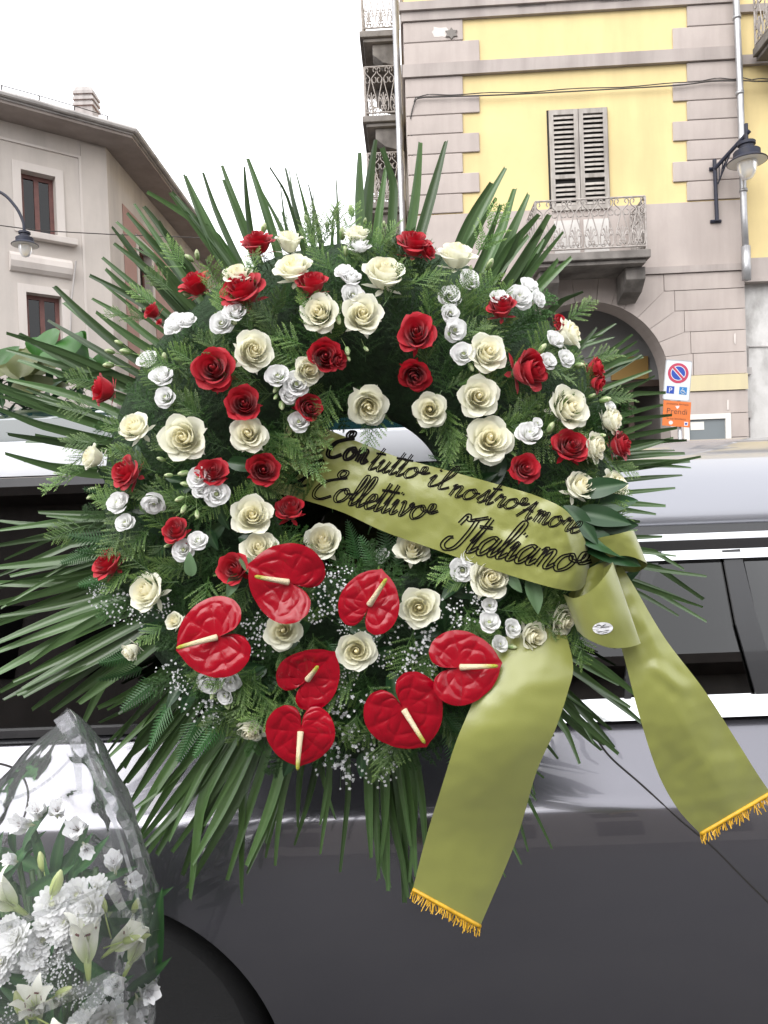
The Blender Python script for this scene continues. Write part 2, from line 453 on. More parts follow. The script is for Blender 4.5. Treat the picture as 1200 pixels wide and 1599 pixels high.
# arch reveal, dim passage behind
mb = MB(); n = 32
r0 = [YF.W(*[(p := arcp(math.pi * i / n))[0], dS, p[1]]) for i in range(n + 1)]
r1 = [YF.W(*[(p := arcp(math.pi * i / n, RA))[0], -0.45, p[1]]) for i in range(n + 1)]
r0 = [YF.W(sA + RA, dS, 0)] + r0 + [YF.W(sA - RA, dS, 0)]; r1 = [YF.W(sA + RA, -0.45, 0)] + r1 + [YF.W(sA - RA, -0.45, 0)]
mb.grid([r0, r1]); mb.build('arch_reveal', MT['greige'], rt)
RI = RA + 0.35
mb = MB(); r1 = []; r2 = []
for d, lst in ((-0.46, r1), (-5.0, r2)):
    lst.append(YF.W(sA + RI, d, 0))
    for i in range(n + 1):
        p = arcp(math.pi * i / n, RI); lst.append(YF.W(p[0], d, p[1]))
    lst.append(YF.W(sA - RI, d, 0))
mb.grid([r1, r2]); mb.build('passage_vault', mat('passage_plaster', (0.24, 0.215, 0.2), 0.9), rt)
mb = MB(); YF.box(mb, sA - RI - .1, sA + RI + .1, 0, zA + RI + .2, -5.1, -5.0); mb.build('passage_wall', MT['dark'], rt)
zl = Z(960, 580)
mb = MB()
pts = [(sA + RI * math.cos(math.pi * i / n), max(zl, zA + RI * math.sin(math.pi * i / n))) for i in range(n + 1)]
pts = [p for i, p in enumerate(pts) if p[1] > zl or i in (0, n)]
YF.poly(mb, pts, -1.25, -1.2); mb.build('lunette', mat('grey_lunette', (0.24, 0.235, 0.235), 0.8), rt)
mb = MB()
for k in range(5): YF.box(mb, sA - RI + k * RI / 2.5, sA - RI + k * RI / 2.5 + 0.1, 0, zl, -1.28, -1.18)
YF.box(mb, sA - RI, sA + RI, zl - 0.12, zl, -1.3, -1.16)
dr = mb.build('gate', mat('brown_gate', (0.05, 0.03, 0.022), 0.6), rt)
mb = MB(); YF.box(mb, sA + RI * 0.42, sA + RI * 0.82, zl + 0.02, zl + 0.45, -1.19, -1.14); mb.build('ochre_plate', mat('ochre_panel', (0.28, 0.17, 0.05), 0.8), rt)  # plain yellow-brown panel over the gate

# ---- shuttered balcony door
lf = [(858.5, 903.5), (904.5, 949)]
zS1, zS0 = Z(904, 173), Z(904, 330); zD = Z(904, 396)
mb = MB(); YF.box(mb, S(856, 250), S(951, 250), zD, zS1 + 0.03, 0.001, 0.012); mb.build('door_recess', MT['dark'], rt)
for lx0, lx1 in lf:
    a0, a1 = S(lx0, 250), S(lx1, 250); fw = 0.075
    mb = MB()
    for q in ((a0, a0 + fw, zS0, zS1), (a1 - fw, a1, zS0, zS1), (a0 + fw, a1 - fw, zS1 - 0.085, zS1), (a0 + fw, a1 - fw, zS0, zS0 + 0.08)):
        YF.box(mb, *q, 0.03, 0.075)
    zm = zS0 + 0.55; YF.box(mb, a0 + fw, a1 - fw, zm, zm + 0.07, 0.032, 0.073)
    sh = mb.build('shutter', MT['shutter'], rt)
    nsl = 19; zz0, zz1 = zS0 + 0.08, zS1 - 0.085
    for i in range(nsl):
        zc = zz0 + (i + 0.5) * (zz1 - zz0) / nsl
        if zm - 0.03 < zc < zm + 0.1: continue
        m = MB(); h = 0.034; j = random.uniform(-.004, .004)
        m.hexa([YF.W(a, d, z) for z, da in ((zc - h + j, 0.012), (zc + h * 0.55, -0.012)) for d in (0.062 + da, 0.05 + da) for a in (a0 + fw, a1 - fw)])
        m.build('slat', MT['shutter'], sh)
    # lower part of the door behind the railing
    m = MB(); YF.box(m, a0 + 0.03, a1 - 0.03, zD, Z(904, 345), 0.03, 0.06)
    YF.box(m, a0 + 0.12, a1 - 0.12, zD + 0.12, Z(904, 352), 0.06, 0.068); m.build('door_panel', mat('pale_door', (0.5, 0.48, 0.46), 0.7, dirt=(0.3, 0.27, 0.25)), rt)

# ---- wrought iron railing unit: width 1, height 1 in (a, z)
def scroll(cx, cz, r, a0, turns, n=14, shrinkk=0.75):
    return [(cx + r * (1 - shrinkk * i / n) * math.cos(a0 + turns * 2 * math.pi * i / n), cz + r * (1 - shrinkk * i / n) * math.sin(a0 + turns * 2 * math.pi * i / n)) for i in range(n + 1)]
def unit_curves():
    c = []
    for s in (1, -1):
        f = lambda p: (0.5 + s * p[0], p[1])
        # waisted loop: narrow neck at z .72, wide belly below
        c.append([f(p) for p in crom([(0.06, 0.74), (0.10, 0.66), (0.30, 0.42), (0.42, 0.24), (0.40, 0.08), (0.22, 0.015), (0.0, 0.11)], 18)])
        c.append([f(p) for p in crom([(0.06, 0.74), (0.20, 0.80), (0.42, 0.86), (0.44, 0.95), (0.30, 0.985), (0.2, 0.93), (0.28, 0.89)], 16)])
        c.append([f(p) for p in crom([(0.06, 0.74), (0.18, 0.66), (0.40, 0.66), (0.44, 0.74), (0.32, 0.77)], 12)])
        c.append([f(p) for p in crom([(0.0, 0.11), (0.10, 0.20), (0.30, 0.34), (0.36, 0.27), (0.26, 0.25)], 10)])
        c.append([f(p) for p in crom([(0.02, 0.18), (0.08, 0.30), (0.18, 0.40), (0.24, 0.36)], 8)])
        c.append([f(p) for p in scroll(0.15, 0.10, 0.075, 2.6, -0.9, 9)])
    c.append([(0.5, 0.11), (0.5, 0.44)])
    return c
UC = unit_curves()
def railing(root, fac, a0, a1, z0, z1, d0, d1, nu, r=0.011, along='s', name='railing'):
    """rails as one frame, each wrought panel a part; along 's' (parallel to the wall) or 'd' (square to it)"""
    fr = MB()
    at = (lambda q, z: fac.W(a0 + (a1 - a0) * q, d0, z)) if along == 's' else (lambda q, z: fac.W(a0, d0 + (d1 - d0) * q, z))
    for z in (z0, z1): fr.tube([at(0, z), at(1, z)], 0.016, 6)
    for q in (0, 1): fr.tube([at(q, z0 - 0.06), at(q, z1)], 0.017, 6)
    ro = fr.build(name, MT['iron'], root)
    base = None; h = z1 - z0; step = at(1.0 / nu, 0) - at(0, 0)
    for u in range(nu):
        if base is None:
            mb = MB()
            for cv in UC:
                mb.tube([at(0, z0) + step * p[0] + Vector((0, 0, p[1] * h)) for p in cv], r, 5, cap=False)
            base = mb.build('wrought_panel', MT['iron'], ro, smooth=True)
        else:
            obj('wrought_panel', base.data, ro, Matrix.Translation(W[base.name].translation + step * u))
    return ro
def balcony(fac, a0, a1, dout, zt, th, zr, nu, nside, label, corb=True, cs=None):
    b = thing('balcony', fac.W((a0 + a1) / 2, 0, zt - th), label, 'balcony')
    mb = MB(); fac.box(mb, a0, a1, zt - th, zt, 0.088, dout); fac.box(mb, a0 + .06, a1 - .06, zt - th - 0.07, zt - th - 0.002, 0.088, dout - 0.07)
    bevel(mb.build('slab', MT['concrete'], b), 0.012, 2)
    railing(b, fac, a0 + 0.05, a1 - 0.05, zt + 0.07, zr, dout - 0.06, 0, nu)
    for a in (a0 + 0.05, a1 - 0.05):
        railing(b, fac, a, a, zt + 0.07, zr, 0.09, dout - 0.075, nside, along='d')
    for c_ in (cs or []):
        m = MB(); w2 = 0.16; zb = zt - th - 0.072
        prof = [(0.09, zb), (dout * 0.72, zb), (dout * 0.72, zb - 0.2), (dout * 0.5, zb - 0.36), (0.09, zb - 0.46)]
        m.prism(prof, lambda d, z, a: fac.W(a, d, z), c_ - w2, c_ + w2)
        bevel(m.build('corbel', MT['concrete'], b), 0.012, 2)
    return b
DB = 0.95
aL, aR = YF.sz(835, 398, DB)[0], YF.sz(1017, 392, DB)[0]
zt = YF.sz(1010, 388.5, DB)[1]; zr = YF.sz(1010, 304, DB)[1]
balcony(YF, aL, aR, DB, zt, 0.13, zr, 7, 4, 'concrete balcony with pale wrought iron railing under the shuttered window', cs=(YF.sz(855, 430, 0.5)[0], YF.sz(988, 430, 0.5)[0]))

# window at the top edge of the picture
zz = Z(880, 10)
wf = MB(); a0, a1 = S(853, 5), S(934, 5)
for q in ((a0, a0 + .08), (a1 - .08, a1), ((a0 + a1) / 2 - .05, (a0 + a1) / 2 + .05)): YF.box(wf, q[0], q[1], zz, zz + 1.9, 0.002, 0.06)
YF.box(wf, a0 + .08, a1 - .08, zz + 1.82, zz + 1.9, 0.003, 0.058)
wo = wf.build('window', MT['whiteframe'], rt)
mb = MB(); YF.box(mb, a0 + .08, a1 - .08, zz, zz + 1.82, 0.004, 0.02); mb.build('pane', mat('sky_glass', (0.3, 0.36, 0.42), 0.05), wo)
for q0, q1 in ((S(806, 5), S(851, 5)), (S(936, 5), S(985, 5))):
    m = MB(); YF.box(m, q0, q1, zz - .02, zz + 1.9, 0.02, 0.07); m.build('shutter', MT['shutter'], rt)
# plaque, rosette, cable, drainpipe
mb = MB(); M_ = None
sa, za = YF.sz(705, 55)
mb.prism([(sa + 0.12 * math.cos(a) * (1 if i % 2 else .6), za + 0.10 * math.sin(a) * (1 if i % 2 else .6)) for i, a in enumerate([k * math.pi / 6 for k in range(12)])], lambda a, b, d: YF.W(a, d, b), 0.036, 0.06)
tag(mb.build('wall_rosette', MT['concrete']), 'small dark cast rosette on the grey corner stone of the yellow house', 'wall ornament')
cab = [(646, 310, .02), (643, 200, .02), (642, 182, .04), (648, 160, .07), (656, 153, .09), (690, 151, .1), (760, 149, .1), (850, 145, .1), (960, 139, .1), (1060, 133, .1), (1110, 127, .1), (1146, 126, .12), (1165, 126, .14), (1185, 127, .14), (1215, 126, .1)]
def fpt(px, py, d):
    a, z = YF.sz(px, py, d); return YF.W(a, d, z)
mb = MB(); cv = crom([tuple(fpt(*c)) for c in cab], 70)
mb.tube(cv, 0.012, 6); mb.tube([(p[0], p[1] - .01, p[2] + 0.03 + 0.012 * math.sin(i * .9)) for i, p in enumerate(cv[14:])], 0.009, 6)
tag(mb.build('electric_cable', MT['cable'], smooth=True), 'black electric cable strung along the yellow facade', 'cable')
dp = thing('drainpipe', fpt(1166, 430, .2), 'grey metal drainpipe running down beside the quoins of the yellow house', 'pipe')
mb = MB(); mb.tube([fpt(1147, -60, .22), fpt(1150, 0, .22), fpt(1156, 140, .22), fpt(1162, 330, .22), fpt(1165, 395, .22)], 0.055, 14); mb.build('pipe', MT['zinc'], dp, True)
mb = MB(); mb.tube([fpt(1165, 385, .22), fpt(1166, 415, .22), fpt(1166, 437, .22)], 0.075, 14); mb.build('outlet', MT['zinc'], dp, True)
for py in (30, 148, 300):
    px = 1150 + py * .038; mb = MB(); p = fpt(px, py, .22); mb.tube([p, p + Vector((0, 0, .05))], .068, 14); mb.build('clamp', MT['zinc'], dp, True)

for (q, nm) in (((675, 44, 700, 60), 'peeled_patch'), ((1144, 521, 1147, 538), 'paint_mark'), ((1133, 624, 1136.5, 641), 'paint_mark')):
    pr = random.Random(int(q[0])); cx_, cy_ = (q[0] + q[2]) / 2, (q[1] + q[3]) / 2; pts = []
    for i in range(14):
        a = 2 * math.pi * i / 14; k_ = pr.uniform(.8, 1.1) / max(abs(math.cos(a)), abs(math.sin(a)))
        pts.append(YF.sz(cx_ + (q[2] - q[0]) / 2 * math.cos(a) * k_, cy_ + (q[3] - q[1]) / 2 * math.sin(a) * k_))
    mb = MB(); d_ = .036 if q[1] < 100 else .057
    YF.poly(mb, pts, d_, d_ + .002); mb.build(nm, MT['beige2'], rt)
# ---- neighbouring house to the right of the pipe
nh = thing('neighbour_house', fpt(1190, 500, -.1), 'yellow house with worn white ground floor at the right edge behind the drainpipe', 'building')
a0, a1 = sR + 0.03, sR + 7
mb = MB(); YF.box(mb, a0, a1, Z(1180, 402), ztop, -9, -0.1); mb.build('wall', MT['yellow'], nh)
mb = MB(); YF.box(mb, a0, a1, 0, Z(1180, 440), -9, -0.12); mb.build('wall', MT['white_wall'], nh)
mb = MB(); YF.box(mb, a0, a1, Z(1180, 438), Z(1180, 403), -1, 0.02); YF.box(mb, a0, a1, Z(1180, 441), Z(1180, 436), -1, 0.06); mb.build('ledge', MT['trim'], nh)
for y0, y1 in ((99, 84), (17, 5)):
    mb = MB(); YF.box(mb, a0, a1, Z(1160, y0), Z(1160, y1), -0.1, -0.03); mb.build('string_course', MT['trim'], nh)
for (bx0, by0, by1, pts, lab) in ((1165, 584, 573, [(1169, 574), (1169, 541), (1230, 541)], 'grey junction box with white conduit high on the worn white wall'), (1165, 652, 641, [(1171, 652), (1172, 720)], 'lower grey junction box with a dark pipe on the worn white wall')):
    t_ = thing('cable_box', fpt(bx0 + 5, by0, -.1), lab, 'cable box')
    cb = MB(); YF.box(cb, S(bx0, by0), S(bx0 + 11, by0), Z(bx0 + 5, by0), Z(bx0 + 5, by1), -.119, -.03); cb.build('box', MT['fascia'], t_)
    cb = MB(); cb.tube([fpt(x, y, -.1) for x, y in pts], .013, 6); cb.build('conduit', MT['fascia'], t_)
# its balcony, cut by the picture edge
a = S(1172, 95); z = Z(1172, 97)
balcony(YF, a, a + 2.6, 1.0, z + .16, 0.14, z + 1.15, 7, 3, 'wrought iron balcony cut off at the top right corner of the picture', cs=(a + .5,))

# ---- side street face of the yellow house with its balconies
SF = Fac((c0.x - 0.001, c0.y), (math.sin(rad(2.1)) * -0.0 - 0.035, -1))      # runs from the back to the corner
mb = MB(); SF.box(mb, -14, -0.02, 0, ztop, -0.25, -0.005); mb.build('wall', MT['yellow'], rt)
for (zlo, zhi) in ((zs[0], zs[1]), (zb0, zb1)):
    mb = MB(); SF.box(mb, -14, -0.0, zlo, zhi, -0.02, 0.07); mb.build('string_course', MT['trim'], rt)
for y0, y1, lng in rows:
    mb = MB(); za, zb = max(Z(650, y1), zgrey), Z(650, y0)
    SF.box(mb, -(1.1 if lng else .8), 0.0, za + .012, zb - .004, -0.004, 0.03); mb.build('quoin', MT['greige'], rt)
mb = MB(); SF.box(mb, -14, -0.0, 0, zgrey, -0.004, 0.03); mb.build('wall_band', MT['greige'], rt)
def sdz(px, py, s):                                # point of the cross plane s metres along the side street
    o = SF.o + SF.t * s; r = ray(px, py); q = o - CAM
    lam = q.dot(SF.t) / r.dot(SF.t); p = CAM + r * lam
    return (p - SF.o).dot(SF.n), p.z
sb = -1.4
dO, zB = sdz(566, 181, sb); zR_ = sdz(570, 103, sb)[1]; zB2 = sdz(566, 48, sb)[1]
for i, (zb_, lab) in enumerate(((zB, 'side street balcony nearest the corner, level with the upper cable'), (zB2, 'side street balcony cut off at the top of the picture'))):
    balcony(SF, sb - 2.2, sb, dO, zb_, 0.12, zb_ + (zR_ - zB), 5, 3, lab, cs=(sb - .3, sb - 1.9))
    balcony(SF, sb - 7.2, sb - 4.6, dO, zb_, 0.12, zb_ + (zR_ - zB), 6, 3, ('far side street balcony on the same floor as the near one' if i == 0 else 'far side street balcony on the top floor'), cs=(sb - 4.9, sb - 6.9))
balcony(SF, sb - 2.2, sb, dO, zB - (zB2 - zB) * 1.02, 0.12, zB - (zB2 - zB) * 1.02 + (zR_ - zB), 5, 3, 'lowest side street balcony, behind the palm tips of the wreath', cs=(sb - .3, sb - 1.9))
for k in range(3):
    for s0 in (-3.1, -7.9):
        mb = MB(); zz = zB - (zB2 - zB) * (k - 1)
        SF.box(mb, s0, s0 + 1.0, zz + 0.02, zz + 2.1, 0.004, 0.05); so_ = mb.build('shutter', MT['shutter'], rt)
dp2 = MB(); dp2.tube([SF.W(-.9, .16, 0), SF.W(-.9, .16, ztop)], 0.06, 12)
tag(dp2.build('drainpipe', MT['zinc'], smooth=True), 'pale drainpipe on the side street face behind the balcony railings', 'pipe')
dp2 = MB(); dp2.tube([SF.W(-2.6, .13, 0), SF.W(-2.6, .13, ztop)], 0.05, 12)
tag(dp2.build('drainpipe', MT['shutter'], smooth=True), 'thin stained drainpipe deeper in the side street', 'pipe')

# ---- wall lamp on the right
wl = thing('wall_lamp', fpt(1119, 345, .05), 'dark blue grey wall lantern on a bracket beside the drainpipe', 'street lamp')
mb = MB(); b0 = fpt(1116, 249, .1); b1 = fpt(1120, 345, .1)
mb.tube([b0, b1], 0.034, 8); mb.tube([b1 + Vector((-.09, .05, .01)), b1 + Vector((.09, .05, .01))], .03, 6); mb.tube([b0 + Vector((-.07, .05, -.14)), b0 + Vector((.05, .05, -.14))], .03, 6)
mb.build('wall_post', MT['bracket'], wl)
e0 = fpt(1117, 263, .12); e1 = fpt(1171, 204, .62)
mb = MB(); mb.tube([e0, e1], 0.034, 8)
for q in (.12, .25, .37): mb.tube([e0.lerp(e1, q), e0 + Vector((0.02 + q * .25, -.04, -.30 + q * .72))], .010, 5)
mb.tube([e0.lerp(e1, .48), e0 + Vector((.03, -.01, -.28))], .014, 6); mb.build('arm', MT['bracket'], wl)
lp = fpt(1166, 222, .58)
def lantern(root, top, r, drop=0.0):
    """top: where the stem meets the cap; r: brim radius"""
    T = Matrix.Translation(top)
    mb = MB(); mb.lathe([(r * .42, 0), (r * .44, -.02 * r), (r * .44, -.16 * r), (r * .36, -.20 * r), (r * .36, -.34 * r), (r * .62, -.46 * r), (r * .66, -.50 * r), (r * .66, -.78 * r), (r * .96, -.98 * r), (r, -1.03 * r), (r * .98, -1.05 * r)], T, 28)
    sharp(mb.build('cap', MT['bracket'], root))
    mb = MB(); mb.lathe([(r * .5, -.80 * r), (r * .62, -.9 * r), (r * .95, -1.052 * r)], T, 28); sharp(mb.build('reflector', MT['lampwhite'], root))
    mb = MB(); mb.lathe([(r * .50, -.92 * r), (r * .50, -1.15 * r), (r * .47, -1.4 * r), (r * .40, -1.65 * r), (r * .26, -1.88 * r), (r * .06, -1.97 * r)], T, 24)
    mb.build('globe', MT['globe'], root, True)
mb = MB(); mb.tube([lp + Vector((0, 0, .30)), lp + Vector((0, 0, -.02))], .032, 8); mb.build('stem', MT['bracket'], wl)
lantern(wl, lp, 0.315)

# ---- parking sign with an orange poster under it
sg = thing('parking_sign', (P(1060, 600, 11.0).x, 11.0, 0), 'tilted no parking sign with blue disabled bay symbols above an orange poster', 'sign')
Mx = frame(P(1058, 594, 11.0), (-0.06, -1, 0.03), 0.0, 1.0, up=(0.125, 0, 1))
SW, SH = 0.385, 0.60
sgn_m = {k: mat('sign_' + k, c, .45) for k, c in dict(white=(.5, .52, .54), red=(.36, .03, .07), blue=(.008, .045, .28), sky=(.01, .14, .36), orange=(.52, .13, .025), ink=(.11, .035, .015), pale=(.55, .5, .5)).items()}
def rrect(w, h, r, n=5):
    pts = []
    for cx, cy, a in ((w / 2 - r, h / 2 - r, 0), (-w / 2 + r, h / 2 - r, 90), (-w / 2 + r, -h / 2 + r, 180), (w / 2 - r, -h / 2 + r, 270)):
        for i in range(n + 1): pts.append((cx + r * math.cos(rad(a + 90 * i / n)), cy + r * math.sin(rad(a + 90 * i / n))))
    return pts
sfn = lambda x, y, d: Mx @ Vector((x, y, d))
def plate(pts, d0, d1, m, name, parent=sg):
    mb = MB(); mb.prism(pts, sfn, d0, d1); return mb.build(name, sgn_m[m] if isinstance(m, str) else m, parent)
pl = plate(rrect(SW, SH, .03), 0, .012, 'white', 'sign_plate')
mb = MB(); e = rrect(SW, SH, .03); mb.grid([[sfn(x, y, .012) for x, y in e], [sfn(x, y, .016) for x, y in e], [sfn(x * .965, y * .975, .016) for x, y in e], [sfn(x * .965, y * .975, .0125) for x, y in e]], closed=True)
mb.build('rim', MT['zinc'], pl)
circ = lambda r, cx, cy, n=36: [(cx + r * math.cos(2 * math.pi * i / n), cy + r * math.sin(2 * math.pi * i / n)) for i in range(n)]
cx, cy = 0.0, .105
plate(circ(.150, cx, cy), .0125, .0145, 'red', 'disc', pl)
plate(circ(.110, cx, cy), .0147, .0157, 'white', 'disc_ring', pl)
plate(circ(.100, cx, cy), .0159, .0167, 'blue', 'disc_field', pl)
def rotrect(L_, w_, a): return [(cx + x * math.cos(a) - y * math.sin(a), cy + x * math.sin(a) + y * math.cos(a)) for x, y in ((-L_, -w_), (L_, -w_), (L_, w_), (-L_, w_))]
plate(rotrect(.106, .026, rad(-45)), .0169, .0173, 'white', 'bar_edge', pl)
plate(rotrect(.114, .016, rad(-45)), .0175, .0180, 'red', 'bar', pl)
for bx, c in ((-.092, 'blue'), (.092, 'sky')):
    plate([(bx - .055, -.205), (bx + .055, -.205), (bx + .055, -.095), (bx - .055, -.095)], .0125, .0140, c, 'symbol_field', pl)
def text(body, size, x, y, d, m, parent, name, w=None, align='CENTER'):
    cu = bpy.data.curves.new('lettering', 'FONT'); cu.body = body; cu.size = size; cu.align_x = align; cu.extrude = .0004; cu.resolution_u = 3
    to = bpy.data.objects.new('tmp', cu); COL.objects.link(to)
    dg = bpy.context.evaluated_depsgraph_get(); me = bpy.data.meshes.new_from_object(to.evaluated_get(dg))
    bpy.data.objects.remove(to); me.name = name
    if w: me.transform(Matrix.Diagonal((w, 1, 1, 1)))
    me.materials.clear(); me.materials.append(m)
    return obj(name, me, parent, Mx @ Matrix.Translation((x, y, d)))
text('P', .105, -.092, -.188, .0145, sgn_m['white'], pl, 'letter')
mb = MB()                                           # wheelchair symbol
q = lambda x, y: sfn(.092 + x, -.15 + y, .0145)
mb.tube([q(-.006, .012), q(-.002, -.012), q(.022, -.012), q(.034, -.036)], .006, 5)
mb.tube([q(.03 * math.cos(a) - .002, -.014 + .028 * math.sin(a)) for a in [rad(100 + i * 26) for i in range(9)]], .0045, 5)
mb.tube([q(-.008, .030), q(-.007, .040)], .008, 6); mb.tube([q(-.004, .006), q(.018, .004)], .005, 5)
mb.build('wheelchair_symbol', sgn_m['white'], pl)
oy = -SH / 2 - .20
po = plate([(-.165, oy - .185), (.235, oy - .185), (.225, oy + .19), (-.175, oy + .19)], 0.002, .010, 'orange', 'poster')
text('Prendi', .118, .03, oy + .00, .011, sgn_m['ink'], po, 'lettering')
text('prossima fermata', .046, .03, oy + .135, .011, sgn_m['ink'], po, 'lettering')
text('la tua bicicletta', .046, .03, oy - .085, .011, sgn_m['ink'], po, 'lettering')
plate([(.0, oy + .115), (.06, oy + .125), (.055, oy + .095), (.03, oy + .075)], .0105, .0115, 'pale', 'heart_mark', po)
plate(circ(.03, -.045, oy - .135, 14), .0105, .0115, 'pale', 'badge', po); plate(rrect(.055, .055, .012, 3), .0105, .0115, 'pale', 'badge', po) if False else plate([(.15, oy - .165), (.205, oy - .16), (.205, oy - .105), (.15, oy - .105)], .0105, .0115, 'pale', 'badge', po)
plate([(.162, oy - .150), (.193, oy - .147), (.193, oy - .12), (.162, oy - .12)], .0117, .0122, 'blue', 'badge_mark', po)
mb = MB(); p = P(1060, 600, 11.03); mb.tube([(p.x, 11.035, 0.12), (p.x - .0, 11.035, p.z + .2)], .03, 10); mb.build('pole', MT['zinc'], sg, True)

# ================================================================== left, beige corner house
wc = P(165, 232, 17.15); wa = P(0, 188, 15.8)
LF = Fac((wc.x, wc.y), (wc.x - wa.x, wc.y - wa.y))           # s negative towards the left
LS = Fac((wc.x, wc.y), (0.024, 1))                           # side street face going back
LS.n = Vector((LS.t.y, -LS.t.x, 0))
zE = wc.z
lh = thing('beige_house', (wc.x, wc.y, 0), 'beige plastered corner house with deep dark eaves and a roof chimney', 'building')
# walls with window openings built as recessed boxes
def fwin(fac, px0, px1, py_t, py_b, mid=True, shut=False):
    pm = (px0 + px1) / 2
    s0, s1 = fac.sz(px0, (py_t + py_b) / 2)[0], fac.sz(px1, (py_t + py_b) / 2)[0]
    z1 = fac.sz(pm, py_t)[1]; z0 = fac.sz(pm, py_b)[1]
    return s0, s1, z0, z1
w1 = fwin(LF, 34.5, 88, 271, 367); w2 = fwin(LF, 43, 98, 460, 560)
def wall_with_holes(fac, s0, s1, z0, z1, holes, th, m, root):
    ss = sorted({s0, s1} | {h[0] for h in holes} | {h[1] for h in holes}); zz = sorted({z0, z1} | {h[2] for h in holes} | {h[3] for h in holes})
    mb = MB()
    for i in range(len(ss) - 1):
        run = None
        for j in range(len(zz) - 1):
            cs, cz = (ss[i] + ss[i + 1]) / 2, (zz[j] + zz[j + 1]) / 2
            if any(h[0] < cs < h[1] and h[2] < cz < h[3] for h in holes):
                if run is not None: fac.box(mb, ss[i], ss[i + 1], run, zz[j], -th, 0); run = None
            elif run is None: run = zz[j]
        if run is not None: fac.box(mb, ss[i], ss[i + 1], run, z1, -th, 0)
    return mb.build('wall', m, root)
wall_with_holes(LF, -14, 0, 0, zE + .1, [w1, w2], 0.35, MT['beige'], lh)
mb = MB(); LF.box(mb, -14, -.3, 0, zE, -6, -1.2); mb.build('inside_wall', MT['room'], lh)
def casement(fac, wd, root, dep=-0.2):
    s0, s1, z0, z1 = wd; m = MB()
    for q in ((s0, s0 + .09, z0, z1), (s1 - .09, s1, z0, z1), (s0 + .09, s1 - .09, z1 - .09, z1), (s0 + .09, s1 - .09, z0, z0 + .09), ((s0 + s1) / 2 - .05, (s0 + s1) / 2 + .05, z0 + .09, z1 - .09)):
        fac.box(m, *q, dep - .06, dep)
    wo = m.build('window', MT['wood'], root)
    for a, b in ((s0 + .09, (s0 + s1) / 2 - .05), ((s0 + s1) / 2 + .05, s1 - .09)):
        g_ = MB(); fac.box(g_, a, b, z0 + .09, z1 - .09, dep - .035, dep - .025); g_.build('pane', MT['winglass'], wo)
    return wo
casement(LF, w1, lh); wo2 = casement(LF, w2, lh)
def surround(fac, wd, root, wv=.17, low=.0):
    s0, s1, z0, z1 = wd; m = MB()
    for q in ((s0 - wv, s0, z0 - low, z1 + wv), (s1, s1 + wv, z0 - low, z1 + wv), (s0, s1, z1, z1 + wv)): fac.box(m, *q, 0.002, .03)
    m.build('surround', MT['beige2'], root)
surround(LF, w1, lh); surround(LF, w2, lh)
s0, s1, z0, z1 = w1
mb = MB(); LF.box(mb, s0 + .0, s1 + .38, z0 - .14, z0 - .002, 0.032, .2); bevel(mb.build('sill', MT['beige2'], lh), .01, 1)
# rounded moulding under the sill
mb = MB(); za = LF.sz(60, 415)[1]; sa, sb_ = LF.sz(15, 415)[0], LF.sz(111, 415)[0]
prof = [(0.002, .21), (.08, .2), (.15, .12), (.17, 0), (.13, -.12), (.06, -.19), (0.002, -.21)]
mb.grid([[LF.W(s, d, za + z) for d, z in prof] for s in (sa, sb_)]); mb.add([LF.W(sb_, d, za + z) for d, z in prof], [tuple(range(7))]); mb.add([LF.W(sa, d, za + z) for d, z in prof], [tuple(range(7))[::-1]])
mb.build('moulding', MT['beige2'], lh, False)
# raised frame lines of the large panel
sP = LF.sz(126, 330)[0]; zP = LF.sz(60, 232)[1]
mb = MB(); LF.box(mb, -14, sP + .0, zP, zP + .05, 0.002, .035); LF.box(mb, sP, sP + .05, 2, zP + .05, .002, .035); mb.build('panel_moulding', MT['beige2'], lh)
mb = MB(); LF.box(mb, sP + .05, 0.0, 0, zE - .02, 0.002, .03); mb.build('corner_pilaster', MT['beige'], lh)
mb = MB(); LF.box(mb, -14, .02, zP + .05, zP + .10, 0.037, .06); mb.build('cornice', MT['beige2'], lh) if False else None
# side face
def sidept(px, py): return LS.sz(px, py)
wall_h = [(1.9, 2.9, zE - 3.4, zE - 1.5), (1.9, 2.9, zE - 7, zE - 5), (5, 6, zE - 3.4, zE - 1.5)]
wall_with_holes(LS, 0.0, 13, 0, zE + .1, wall_h, .35, MT['beige'], lh)
for h in wall_h: casement(LS, h, lh)
for h in wall_h: surround(LS, h, lh)
mb = MB(); LS.box(mb, .95, 9, zE - 8, zE - .95, .002, .02)
for h in []: pass
LSpink = [(.9, 1.7, 2, zE - .9), (3.1, 4.8, 2, zE - .9), (6.2, 9.5, 2, zE - .9), (1.7, 3.1, zE - 1.3, zE - .9)]
mb = MB()
for q in LSpink: LS.box(mb, *q, .002, .02)
mb.build('pink_panel', MT['pink'], lh)
mb = MB(); LS.box(mb, -.3, 13, 0, zE, -6, -1.2); mb.build('inside_wall', MT['room'], lh)
